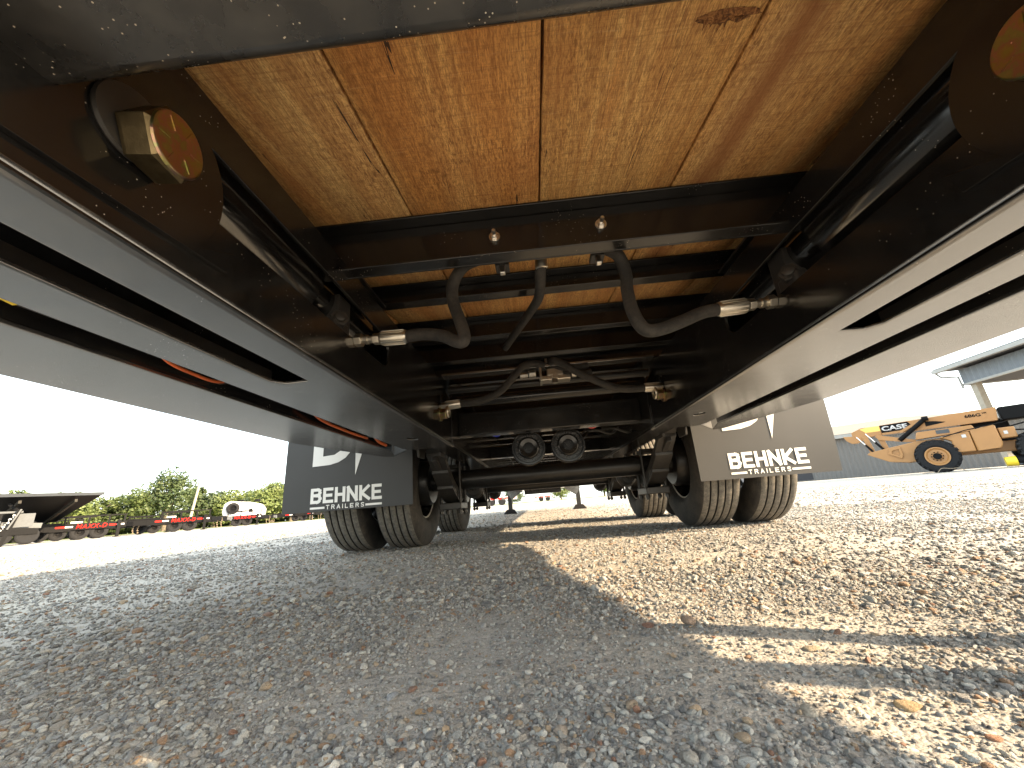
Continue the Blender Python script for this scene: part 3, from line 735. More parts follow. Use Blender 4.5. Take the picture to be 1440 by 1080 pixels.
# pair of round spring-brake chambers hung in front of the axle
for x in (-.118, .098):
    c = (x, 2.12, .505); mb = MB()
    mb.lathe(c, (0, -1, 0), [(-.16, 0), (-.16, .070), (-.05, .088), (-.03, .095), (0, .095), (.012, .090), (.012, .082), (.004, .078), (.004, .060), (.010, .056), (.014, .050), (.010, .030), (.004, .027), (.004, .018), (.012, .016), (.012, 0)], 48)
    b = mb.obj('brake_chamber', M['frame'], T, smooth=True)
    mb = MB()
    for k in range(30):
        a = 2*math.pi*k/30+.1
        if k % 5 == 4: continue
        p = Vector((x+math.cos(a)*.066, 2.12-.0055, .505+math.sin(a)*.066)); d = Vector((math.cos(a), 0, math.sin(a))); mb.bar(p-d*.005, p+d*.005, .004+.004*(k % 3 == 0), .003, 0, (0, 1, 0))
    mb.obj('cast_lettering', M['iron'], b)
    mb = MB(); mb.box((x-.03, 2.12, .598), (x+.03, 2.24, .60)); mb.obj('chamber_bracket', M['iron'], b)
for i in range(7):
    x0 = rng.uniform(-.35, .35); mb = MB(); pts = [(x0, 2.25, .60), (x0+.06, 2.2, .585), (x0+.14, 2.22, .56), (x0+.2, 2.28, .60)]
    mb.tube(spline(pts, 5), .006, 8); mb.obj('air_line', M['rubberblk'], T, smooth=True)

# wheels: tyre (ribbed lathe) + rim
def tyre_mb(w=.245, Rr=.400, ri=.222):
    prof = []; mis = []
    h = w/2
    side_ = [(-h*.62, ri-.006), (-h*.80, ri+.004), (-h*.96, ri+.035), (-h*1.0, ri+.085), (-h*.97, Rr-.055), (-h*.90, Rr-.022), (-h*.84, Rr-.010)]
    prof += side_; mis += [1]*(len(side_))
    ribs = 5; x0 = -h*.80; wd = h*1.6; gw = .0085; rw = (wd-gw*(ribs-1))/ribs; gd = .013
    x = x0
    for k in range(ribs):
        cz = lambda xx: Rr-.006*(abs(xx)/h)**2*1.4
        prof += [(x, cz(x)-.0012), (x+.002, cz(x)), (x+rw-.002, cz(x+rw)), (x+rw, cz(x+rw)-.0012)]; mis += [0, 0, 0]
        if k < ribs-1:
            mis += [2]; prof += [(x+rw+.001, Rr-gd), (x+rw+gw-.001, Rr-gd)]; mis += [2, 2]
        else: mis += [1]
        x += rw+gw
    prof += [(-a, b) for a, b in side_[::-1]]; mis += [1]*(len(side_)-1)
    mis = mis[:len(prof)-1]
    mb = MB(); mb.lathe((0, 0, 0), (1, 0, 0), prof, 96, mis=mis)
    # sipes: short cross nicks on the rib edges
    return mb
def rim_mb(w=.245, ri=.222):
    mb = MB(); h = w/2
    mb.lathe((0, 0, 0), (1, 0, 0), [(-h*.70, ri+.004), (-h*.74, ri+.010), (-h*.78, ri+.004), (-h*.74, ri-.006)], 64, 1)
    mb.lathe((0, 0, 0), (1, 0, 0), [(-h*.74, ri-.006), (-h*.5, ri-.014), (-h*.1, ri-.035), (h*.5, ri-.016), (h*.74, ri-.006), (h*.78, ri+.006), (h*.7, ri+.004)], 64, 0)
    mb.lathe((0, 0, 0), (1, 0, 0), [(.06, ri-.03), (.07, .15), (.055, .10), (.055, .0)], 48, 0)
    return mb
tm = tyre_mb().obj('tyre', [M['tread'], M['tyre'], M['groove']], None, smooth=True, fix=True)
rm = rim_mb().obj('rim', [M['frame'], M['rimlip']], None, smooth=True)
tm0, rm0 = tm.data, rm.data; D.objects.remove(tm); D.objects.remove(rm)
for y in AX:
    for s in (-1, 1):
        for xx in (.945, 1.262):
            w = D.objects.new('wheel', None); COL.objects.link(w); w.parent = T; w.location = (s*xx, y, TR-.003); w.rotation_euler = (rng.uniform(0, 6), 0, 0 if s > 0 else math.pi); w.empty_display_size = .1
            for nm, me in (('tyre', tm0), ('rim', rm0)):
                o = D.objects.new(nm, me); COL.objects.link(o); o.parent = w
            # lug nuts
            mb = MB()
            for k in range(8):
                a = 2*math.pi*k/8; nut(mb, (.05, .085*math.cos(a), .085*math.sin(a)), (-1, 0, 0), .014, .02)
            mb.lathe((.05, 0, 0), (-1, 0, 0), [(0, .06), (.05, .055), (.06, .04), (.06, 0)], 24)
            o = mb.obj('hub', M['iron'], w)
# mudflaps
def flap(s):
    x0, x1 = (-1.525, -.785) if s < 0 else (.785, 1.525)
    n, mrows = 16, 14; vs = []; fs = []
    zt = .80; zb = .258
    def yy(x, z):
        u = (x-x0)/(x1-x0); dz = (zt-z)
        return 2.17+.03*dz*dz+(.020*math.sin(u*3.0+s)*dz)-(.06*dz*max(0, u-.7)**2*4 if s > 0 else 0)
    for j in range(mrows+1):
        z = zt+(zb-zt)*j/mrows
        for i in range(n+1):
            u = i/n; x = x0+(x1-x0)*u
            if s > 0 : x += -.03*((zt-z)/.54)**1.6*max(0, u-.5)*2*(-1)*-.9
            vs.append((x, yy(x, z), z))
    k = len(vs); vs += [(a, b+.009, c) for a, b, c in vs]; W = n+1
    for j in range(mrows):
        for i in range(n):
            a = j*W+i; fs.append((a, a+1, a+W+1, a+W)); fs.append((k+a+W, k+a+W+1, k+a+1, k+a))
    for i in range(n): fs += [(i+1, i, k+i, k+i+1), (mrows*W+i, mrows*W+i+1, k+mrows*W+i+1, k+mrows*W+i)]
    for j in range(mrows): fs += [(j*W, (j+1)*W, k+(j+1)*W, k+j*W), ((j+1)*W+n, j*W+n, k+j*W+n, k+(j+1)*W+n)]
    mb = MB(); mb.add(vs, fs); f = mb.obj('mudflap', M['flap'], T, smooth=True)
    def stick(o):   # lay the print on the curved rubber
        for v in o.data.vertices:
            w = v.co; v.co = (w.x, yy(w.x, w.z)-.0022+(w.y)*1.0, w.z)
    def flat(name, me):   # text mesh (x,y)->(x,z)
        for v in me.vertices: v.co = (v.co.x, -v.co.z, v.co.y)
        me.materials.clear(); me.materials.append(M['white']); o = D.objects.new(name, me); COL.objects.link(o); o.parent = f; return o
    ox = x0+(.160 if s < 0 else .165)
    import_w = .405
    # heavy rounded letters drawn as strokes
    LET = {'B': [[(0, 0), (0, 1), (.5, 1), (.64, .92), (.66, .74), (.56, .58), (.42, .54), (.10, .54)], [(.42, .54), (.62, .48), (.70, .28), (.62, .08), (.48, 0), (0, 0)]],
           'E': [[(.62, 1), (0, 1), (0, 0), (.64, 0)], [(0, .5), (.55, .5)]],
           'H': [[(0, 0), (0, 1)], [(.66, 0), (.66, 1)], [(0, .5), (.66, .5)]],
           'N': [[(0, 0), (0, 1), (.70, 0), (.70, 1)]],
           'K': [[(0, 0), (0, 1)], [(.66, 1), (.08, .48), (.70, 0)]],
           'T': [[(0, 1), (.6, 1)], [(.3, 1), (.3, 0)]],
           'R': [[(0, 0), (0, 1), (.42, 1), (.56, .88), (.56, .66), (.42, .52), (0, .52)], [(.32, .52), (.60, 0)]],
           'A': [[(0, 0), (.32, 1), (.64, 0)], [(.12, .3), (.52, .3)]],
           'I': [[(0, 0), (0, 1)]], 'L': [[(0, 1), (0, 0), (.52, 0)]],
           'S': [[(.56, .88), (.42, 1), (.14, 1), (.02, .86), (.04, .64), (.50, .38), (.54, .16), (.40, 0), (.12, 0), (0, .12)]]}
    def strokes(word, X0, Z0, Wd, Hh, th, gap, slope=0.0):
        ws = [max(p[0] for st in LET[c] for p in st) for c in word]; tot = sum(ws)+gap*(len(word)-1); sc = (Wd-th)/tot
        mb = MB(); cx = 0; lvl = 0
        for c, w in zip(word, ws):
            for st in LET[c]:
                P2 = [Vector((X0+th/2+(cx+a)*sc, Z0+th/2+b*(Hh-th)+slope*((cx+a)*sc))) for a, b in st]
                for a, b in zip(P2, P2[1:]):
                    lvl += 1; d = (b-a).normalized(); nn = Vector((-d.y, d.x))*th/2; e = d*th*.5; y_ = -.00002*(lvl % 40)
                    q = [a-e-nn, b+e-nn, b+e+nn, a-e+nn]; L0 = len(mb.v)
                    m_ = max(1, int((b-a).length/.03))
                    for jj in range(m_):
                        ta, tb = jj/m_, (jj+1)/m_; r4 = [q[0].lerp(q[1], ta), q[0].lerp(q[1], tb), q[3].lerp(q[2], tb), q[3].lerp(q[2], ta)]
                        mb.add([(p.x, y_, p.y) for p in r4], [(0, 1, 2, 3)])
            cx += w+gap
        return mb
    zb_ = zb+(.043 if s < 0 else .052)
    mb = strokes('BEHNKE', ox, zb_, .405, .083, .0165, .37); t1 = mb.obj('lettering', M['white'], f, fix=False); stick(t1); t1['label'] = 'white BEHNKE lettering'
    mb = strokes('TRAILERS', ox+.090, zb_-.034, .215, .0235, .0042, .62); t2 = mb.obj('lettering', M['white'], f, fix=False); stick(t2); t2['label'] = 'small white TRAILERS lettering'
    mb = MB()
    for a, b in ((0, .082), (.312, .405)):
        for k in range(4):
            xa = ox+a+(b-a)*k/4; xb = ox+a+(b-a)*(k+1)/4; mb.add([(xa, 0, zb_-.0295), (xb, 0, zb_-.0295), (xb, 0, zb_-.0185), (xa, 0, zb_-.0185)], [(0, 1, 2, 3)])
    u = mb.obj('underline', M['white'], f, fix=False); stick(u)
    # emblem: bowl of a heavy B and a pointed spike
    lz = zb_+.205
    pts_o = [(0, 0), (.10, .004), (.15, .016), (.19, .038), (.222, .075), (.235, .12), (.235, .24), (0, .24)]
    pts_i = [(.058, .185), (.165, .185), (.178, .12), (.160, .082), (.125, .060), (.058, .055)]
    mb = MB(); mb.prism([(ox+a, lz+b) for a, b in pts_o], 1, 0, -.0006, holes=[[(ox+a, lz+b) for a, b in pts_i]]); e = mb.obj('emblem', M['white'], f); stick(e)
    mb = MB(); mb.prism([(ox+.250, lz-.062), (ox+.292, lz+.075), (ox+.30, lz+.16), (ox+.248, lz+.16)], 1, 0, -.0006); e = mb.obj('emblem', M['white'], f); stick(e)
    mb = MB(); mb.box((x0-.01, 2.175, .80), (x1+.01, 2.20, .84)); mb.obj('flap_bracket', M['frame'], T)
flap(-1); flap(1)
# landing legs near the front
for s in (-1, 1):
    g_ = MB(); g_.box((s*.69, 8.66, .055), (s*.78, 8.76, .80)); lg = g_.obj('landing_leg', M['frame_dull'], T, bevel=.005)
    mb = MB(); mb.hexa([(s*.735-.15, 8.60, 0.0), (s*.735+.15, 8.60, 0.0), (s*.735+.15, 8.84, 0.0), (s*.735-.15, 8.84, 0.0), (s*.735-.08, 8.64, .09), (s*.735+.08, 8.64, .09), (s*.735+.08, 8.79, .09), (s*.735-.08, 8.79, .09)]); mb.obj('leg_foot', M['frame_dull'], lg)
    mb = MB(); mb.bar((s*.50, 8.60, .52), (s*.74, 8.60, .36), .18, .02, 0, (0, 1, 0)); mb.obj('leg_brace', M['plate'], T)
# unseen posts added at the right tail corner to throw dark bars on gravel
for y, w in ((.425, .045), (.27, .055)):
    mb = MB(); mb.box((1.15, y, .02), (1.15+w, y+w, zw(y)-.17)); mb.box((1.12, y-.02, 0), (1.19+w, y+w+.03, .02)); mb.obj('shadow_post', M['frame_dull'], T, bevel=.004)

# ------------------------------------------------------------------ larger stones one can pick out
def big_stone(x, y, size, col, label, seed, rz=0, flat=1.0):
    me = make_stone(seed, 20, .45); me.materials.clear()
    n = NT('stone_'+str(seed)); v = n.coord('Object'); f = n.noise(v, 4.5, 6, .7); g2 = n.noise(v, 22, 4, .7)
    n.set(Base_Color=n.mix(n.ramp(f, [(.35, 0.0), (.65, 1.0)]), col, tuple(c*.55 for c in col)), Roughness=.85); n.bump(n.math('ADD', f, n.math('MULTIPLY', g2, .4)), .6, .2); me.materials.append(n.m); n.m.name = 'pebble_'+label.split()[0]
    o = D.objects.new('stone', me); COL.objects.link(o); o.location = (x, y, ground_z(x, y)+size*.16*flat); o.scale = (size, size, size*flat); o.rotation_euler = (.1, -.08, rz); tag(o, label, 'stone', 'larger stones lying in the gravel')
BIG = [
 (.157, .784, .034, (.36, .26, .19), 'brown upright stone on the sun and shade edge', 1.1, 1.5),
 (.087, .790, .034, (.30, .16, .11), 'reddish flat stone in shade left of the brown upright one', 0, .5),
 (.001, .525, .026, (.36, .28, .20), 'broad tan stone lying in the shade at the lower middle', .3, .6),
 (-.081, .490, .021, (.42, .35, .28), 'pinkish rounded stone low in the picture, in shade', 1.0, .7),
 (.280, .655, .034, (.50, .40, .27), 'long flat tan stone within the dark shadow bars', -.1, .4),
 (.276, .503, .030, (.52, .37, .20), 'large orange tan flat stone in the sunlight', -.2, .45),
 (.174, .493, .028, (.52, .46, .37), 'pale wedge shaped stone by the sunlit shadow edge', .8, .55),
 (.298, .444, .017, (.46, .24, .14), 'small orange red flat stone at the lower right', 0, .6),
 (-.523, .611, .024, (.50, .48, .44), 'pale grey flat stone in shade at lower left', .2, .6),
 (-.803, 1.071, .045, (.33, .21, .15), 'flat brown stone standing out in the left shade', .1, .4),
 (-.246, .543, .020, (.42, .28, .15), 'rusty brown chip in the shaded gravel, lower middle', .5, .6),
 (-.415, .763, .019, (.58, .56, .50), 'whitish pebble in the shade left of the middle', .5, .8),
 (-.297, .591, .024, (.36, .37, .38), 'blue grey pebble in the shade near the middle', .9, .6),
 (-.846, .626, .034, (.34, .33, .31), 'dull grey stone at the far left edge of the gravel', .9, .8),
]
for i, (x, y, s_, c_, lb, rz, fl) in enumerate(BIG): big_stone(x, y, s_, c_, lb, 900+i*7, rz, fl)

# ------------------------------------------------------------------ background, right: telehandler and buildings
def local(root): return root
def telehandler(loc, rz):
    t = empty('telehandler', 'orange telescopic handler with CASE lettering on its long boom', 'telehandler', loc, rz)
    O = M['caseor']; K = M['bgblack']
    def tyre_big(x, y, r=.66, w=.46):
        mb = MB(); mb.lathe((0, 0, 0), (0, 1, 0), [(-w/2*.8, r*.55), (-w/2, r*.66), (-w/2, r*.86), (-w/2*.85, r*.95), (w/2*.85, r*.95), (w/2, r*.86), (w/2, r*.66), (w/2*.8, r*.55)], 40)
        for k in range(22):
            a = 2*math.pi*k/22
            for sg in (-1, 1):
                aa = a+(.14 if sg > 0 else 0); p = Vector((math.cos(aa), 0, math.sin(aa)))*r*.955; q = Vector((math.cos(aa+.2), 0, math.sin(aa+.2)))*r*.955
                mb.bar(p+Vector((0, sg*w*.50, 0)), q+Vector((0, sg*w*.02, 0)), .075, .08, 0, p)
        ty = D.objects.new('wheel', None); COL.objects.link(ty); ty.parent = t; ty.location = (x, y, r)
        mb.obj('tyre', M['bggrey'], ty)
        s_ = -1 if y < 0 else 1
        mb = MB(); mb.lathe((0, s_*w*.30, 0), (0, s_, 0), [(0, 0), (0, r*.50), (.06, r*.56), (.085, r*.56), (.085, r*.50), (.03, r*.42), (.03, r*.24), (.10, r*.22), (.10, 0)], 32); mb.obj('rim', O, ty, smooth=True)
        mb = MB(); mb.lathe((0, s_*(w*.30+.1), 0), (0, s_, 0), [(0, r*.20), (.05, r*.18), (.05, 0)], 20)
        for k in range(10):
            a = 2*math.pi*k/10; mb.lathe((r*.25*math.cos(a), s_*(w*.3+.03), r*.25*math.sin(a)), (0, s_, 0), [(0, .025), (.05, .025), (.05, 0)], 6)
        mb.obj('hub', K, ty)
    for x in (0, 2.75):
        for y in (-.95, .95): tyre_big(x, y)
    mb = MB(); mb.box((-1.15, -.45, .62), (3.4, .45, 1.02)); mb.obj('chassis', O, t, bevel=.03)
    fr = [(-2.15, 1.02), (-2.05, 1.10), (-1.35, 1.22), (-.35, 1.38), (.35, 1.38), (.35, .60), (-.9, .52), (-1.5, .62)]
    for y0, y1 in ((-.78, -.40), (.40, .78)):
        mb = MB(); mb.prism(fr, 1, y0, y1); mb.obj('front_frame', O, t, bevel=.02)
    mb = MB(); mb.bar((0, -.9, .66), (0, .9, .66), .25, .25); mb.bar((2.75, -.9, .66), (2.75, .9, .66), .25, .25); mb.obj('axle', K, t)
    mb = MB(); mb.prism([(.45, .72), (1.10, .72), (1.10, 1.50), (.25, 1.40), (.55, 1.2)], 1, -1.08, -.48); mb.obj('side_cover', O, t, bevel=.04)
    mb = MB(); mb.prism([(1.12, .72), (1.75, .76), (1.82, .92), (1.80, 1.62), (1.70, 1.66), (1.12, 1.51)], 1, -1.10, -.48); mb.obj('side_cover', O, t, bevel=.04)
    mb = MB(); mb.box((1.84, -.95, 1.10), (2.25, -.4, 1.50)); mb.obj('rear_cover', O, t, bevel=.03)
    mb = MB(); mb.prism([(-.45, 1.42), (1.3, 1.52), (1.25, 1.74), (-.35, 1.72)], 1, -.95, -.45); mb.obj('hood', O, t, bevel=.04)
    mb = MB(); mb.box((.86, -1.098, 1.28), (.98, -1.085, 1.40)); mb.box((1.95, -.957, 1.25), (2.05, -.952, 1.37)); mb.obj('white_sticker', M['tape'], t)
    mb = MB(); mb.box((.22, -.966, 1.55), (.60, -.953, 1.70)); mb.obj('warning_label', M['silver'], t)
    mb = MB(); mb.tube([(.35, -1.15, 1.38), (1.0, -1.18, 1.55), (2.1, -1.05, 1.70)], .018, 8); mb.obj('grab_rail', K, t)
    mb = MB(); mb.box((1.0, .45, 1.0), (2.3, 1.05, 1.95)); mb.obj('cab', K, t, bevel=.04)
    mb = MB(); mb.prism([(-1.45, 1.84), (2.0, 1.84), (2.08, 2.36), (-1.45, 2.28)], 1, -.32, .02); bo = mb.obj('boom', O, t, bevel=.015)
    mb = MB(); mb.prism([(-2.35, 1.78), (-1.45, 1.86), (-1.45, 2.26), (-2.1, 2.28), (-2.5, 2.12), (-2.5, 1.95)], 1, -.29, -.01); mb.obj('boom_section', O, bo, bevel=.015)
    mb = MB(); mb.prism([(-1.98, 2.04), (-1.46, 2.03), (-1.46, 2.265), (-1.90, 2.275), (-2.15, 2.22)], 1, -.296, -.291); mb.obj('yellow_panel', M['casey'], bo)
    mb = MB(); mb.prism([(-1.44, 1.93), (-.62, 1.95), (-.42, 2.12), (-.50, 2.285), (-1.44, 2.265)], 1, -.327, -.3215); mb.obj('black_panel', K, bo)
    mb = MB(); mb.prism([(.0, 1.96), (.50, 2.02), (.62, 2.05), (.30, 2.14), (.02, 2.18)], 1, -.327, -.3215); mb.obj('black_swoosh', K, bo)
    text_obj('lettering', text_mesh('CASE', .21, .86, .035, 0, .004), M['tape'], bo, (-1.40, -.329, 2.0), (1, 0, 0), (0, 0, 1))['label'] = 'white CASE lettering'
    text_obj('lettering', text_mesh('686G', .13, .44, .03, 0, .004), K, bo, (1.18, -.323, 2.08), (1, 0, 0), (0, 0, 1))['label'] = 'black 686G lettering'
    text_obj('lettering', text_mesh('XR', .06, .14, .02, 0, .004), K, bo, (1.66, -.323, 2.16), (1, 0, 0), (0, 0, 1))
    mb = MB(); mb.prism([(-2.5, 1.95), (-2.85, 1.98), (-2.75, 1.76), (-2.6, 1.62), (-2.4, 1.60), (-2.1, 1.74), (-2.1, 1.80), (-2.35, 1.80)], 1, -.30, .0); mb.obj('boom_head', O, bo, bevel=.01)
    mb = MB(); mb.prism([(-1.72, 1.80), (-1.45, 1.80), (-.45, 1.46), (-.45, 1.36), (-.75, 1.40), (-1.6, 1.62)], 1, -.44, -.36); mb.obj('link_arm', O, t, bevel=.01)
    for xx in (-2.05, -1.55):
        mb = MB(); mb.prism([(xx, 1.08), (xx+.20, 1.08), (xx+.08, 1.85), (xx-.12, 1.85)], 1, -.36, -.28); mb.obj('carriage_upright', O, t, bevel=.01)
    for x0, z0, x1, z1, r_ in ((-2.35, 1.88, -1.90, 1.08, .045), (-2.0, 1.98, -1.52, 1.12, .05)):
        mb = MB(); p = Vector((x0, -.45, z0)); q = Vector((x1, -.45, z1)); md = p.lerp(q, .5); mb.tube([p, md], .022, 12, 1); mb.tube([md, q], r_, 14, 0); mb.obj('tilt_cylinder', [K, M['chrome']], t, smooth=True)
    mb = MB(); p = Vector((.06, -.45, 2.28)); q = Vector((-.95, -.45, 1.50)); mb.tube([p, q], .085, 16); mb.tube([p+Vector((-.1, -.02, 0)), p+Vector((.1, -.02, 0))], .10, 16); mb.obj('lift_cylinder', K, t, smooth=True)
    mb = MB(); mb.bar((-.85, -.4, 1.85), (.1, -.4, 2.34), .04, .10); mb.obj('cylinder_guard', O, t)
    mb = MB(); mb.prism([(-1.35, 1.16), (-1.0, 1.20), (-.98, .86), (-1.05, .70), (-1.45, .95)], 1, -.84, -.79, holes=[[(-1.28, 1.08), (-1.07, 1.12), (-1.06, .90), (-1.12, .82), (-1.32, .96)]]); mb.obj('step_frame', O, t, bevel=.01)
    mb = MB(); mb.box((2.10, -.35, 1.80), (3.2, .3, 2.34)); mb.obj('boom_tail', K, t, bevel=.06)
    mb = MB(); mb.bar((2.2, -.3, 1.55), (3.1, -.35, 1.75), .05, .05); mb.bar((2.3, -.3, 1.4), (3.1, -.3, 1.3), .05, .05); mb.obj('boom_hose', K, t)
    return t
TH = telehandler((17.1, 18.0, .09), R(-43.8))

def corr_wall(mb, p, q, z0, z1, pitch=.25, amp=.03, ztop=None):
    p = Vector(p); q = Vector(q); d = q-p; Ln = d.length; d.normalize(); nn = Vector((d.y, -d.x)); n = max(2, int(Ln/pitch)); k = n*4; vs = []
    for i in range(k+1):
        s_ = Ln*i/k; a = (0, amp, amp, 0)[i % 4]; x, y = p+d*s_+nn*a
        t = i/k; vs += [(x, y, z0 if not callable(z0) else z0(t)), (x, y, z1 if not callable(z1) else z1(t))]
    mb.add(vs, [(2*i, 2*i+2, 2*i+3, 2*i+1) for i in range(k)])
def polar(px_az, dist): return (dist*math.sin(R(px_az)), dist*math.cos(R(px_az)))

# open shed -----------------------------------------------------------
def shed():
    # near corner post at az 45.9 deg; eave runs away to the right
    C0 = Vector((22.1, 20.5)); dirv = Vector((-.09, -1.0)).normalized(); perp = Vector((-dirv.y, dirv.x))
    t = empty('open_shed', 'open sided shed with blue grey ribbed fascia, pale gutter and timber posts', 'shed', (C0.x, C0.y, .11))
    def P(a, b, z): v_ = dirv*a+perp*b; return (v_.x, v_.y, z-.11)
    def pbox(mb, a0, a1, b0, b1, z0, z1): mb.hexa([P(a0, b0, z0), P(a1, b0, z0), P(a1, b1, z0), P(a0, b1, z0), P(a0, b0, z1), P(a1, b0, z1), P(a1, b1, z1), P(a0, b1, z1)])
    ze = 5.05
    for a in (0.15, 4.9, 9.8):
        for b in (.12, 9.0):
            mb = MB(); pbox(mb, a, a+.28, b, b+.28, 0.05, 4.35); mb.obj('post', M['timber'], t)
    mb = MB(); vs = []; 
    p0 = dirv*0; p1 = dirv*9
    corr_wall(mb, p0, p1, 4.30-.11, ze-.11, .30, .03); mb.obj('fascia_cladding', M['bluegrey'], t)
    mb = MB(); corr_wall(mb, perp*8, p0, 4.30-.11, ze-.11, .30, .03); mb.obj('fascia_cladding', M['bluegrey'], t)
    mb = MB(); pbox(mb, .0, 9, -.06, .10, 4.22, 4.32); pbox(mb, .0, .1, 0, 8, 4.22, 4.32); mb.obj('lower_trim', M['trim'], t)
    mb = MB(); pbox(mb, -.45, 9, -.85, -.62, ze+.02, ze+.20); mb.obj('gutter', M['trim'], t)
    mb = MB(); pbox(mb, -.45, 9, -.62, 8, ze+.10, ze+.14); mb.obj('soffit', M['dark'], t)
    mb = MB(); mb.hexa([P(-.45, -.62, ze+.15), P(9, -.62, ze+.15), P(9, 6, ze+.15), P(-.45, 6, ze+.15), P(-.45, -.75, ze+.26), P(9, -.75, ze+.26), P(9, 6, ze+1.9), P(-.45, 6, ze+1.9)]); mb.obj('roof', M['bluegrey'], t)
    mb = MB(); mb.tube([P(-.4, -.7, ze+.02), P(-.35, -.55, ze-.22), P(-.02, -.1, ze-.34), P(-.02, -.08, 4.1)], .05, 8); mb.obj('downspout', M['trim'], t)
    mb = MB(); pbox(mb, 0.1, 9, .1, 8, 4.28, 4.31); mb.obj('ceiling', M['dark'], t)
shed()
def low_building():
    C0 = Vector((21.2, 37.0)); q = Vector((32.0, 27.5)); d = (q-C0).normalized(); nn = Vector((-d.y, d.x))
    t = empty('low_building', 'long low building with shingle roof and grey ribbed metal wall behind the telehandler', 'building', (C0.x, C0.y, .11))
    mb = MB(); corr_wall(mb, Vector((0, 0)), d*15, 0, 3.15, .30, .05); mb.obj('wall', M['greywall'], t)
    mb = MB(); corr_wall(mb, nn*9, Vector((0, 0)), 0, 3.15, .30, .05); mb.obj('wall', M['greywall'], t)
    def P(a, b, z): v_ = d*a+nn*b; return (v_.x, v_.y, z)
    mb = MB(); mb.hexa([P(-.5, -.5, 3.15), P(15.5, -.5, 3.15), P(15.5, -.3, 3.15), P(-.5, -.3, 3.15), P(-.5, -.5, 3.42), P(15.5, -.5, 3.42), P(15.5, -.3, 3.42), P(-.5, -.3, 3.42)]); mb.obj('gutter', M['trim'], t)
    mb = MB(); mb.add([P(-.5, -.5, 3.44), P(15.5, -.5, 3.44), P(9, 5.5, 4.75), P(2, 5.5, 4.75), P(-.5, 11, 3.44), P(15.5, 11, 3.44)], [(0, 1, 2, 3), (0, 3, 4), (1, 5, 2), (4, 3, 2, 5), (0, 4, 5, 1)]); mb.obj('roof', M['shingle'], t)
    mb = MB(); mb.hexa([P(1.2, -.06, .1), P(2.6, -.06, .1), P(2.6, -.03, .1), P(1.2, -.03, .1), P(1.2, -.06, 1.2), P(2.6, -.06, 1.2), P(2.6, -.03, 1.2), P(1.2, -.03, 1.2)]); mb.obj('window', M['dark'], t)
low_building()

# clutter on the ground by the telehandler
c = empty('pressure_washer', 'yellow and black machine lying on the gravel behind the telehandler wheel', 'machine', (17.6, 16.1, .10), R(-41))
mb = MB(); mb.lathe((0, 0, .22), (1, 0, 0), [(0, 0), (0, .16), (.28, .18), (.28, 0)], 20); mb.obj('housing', M['yellow'], c, smooth=True)
mb = MB(); mb.lathe((.3, 0, .22), (1, 0, 0), [(0, .17), (.15, .19), (.3, .12), (.75, .10), (.9, .05), (.9, 0)], 18); mb.obj('motor', M['bgblack'], c, smooth=True)
mb = MB(); mb.tube([(.3, -.1, .1), (1.1, -.05, .32), (1.6, -.1, .16)], .05, 10); mb.obj('handle', M['silver'], c, smooth=True)
mb = MB(); pts = [(15.5+.13*k+.1*math.sin(k*1.3), 17.2-.10*k, .12+.02*math.sin(k*2)+(.12 if 3 < k < 7 else 0)) for k in range(12)]
mb.tube(spline(pts, 5), .011, 8); o = mb.obj('hose_coil', M['tan'], smooth=True); tag(o, 'thin yellow hose lying on the gravel before the telehandler', 'hose')

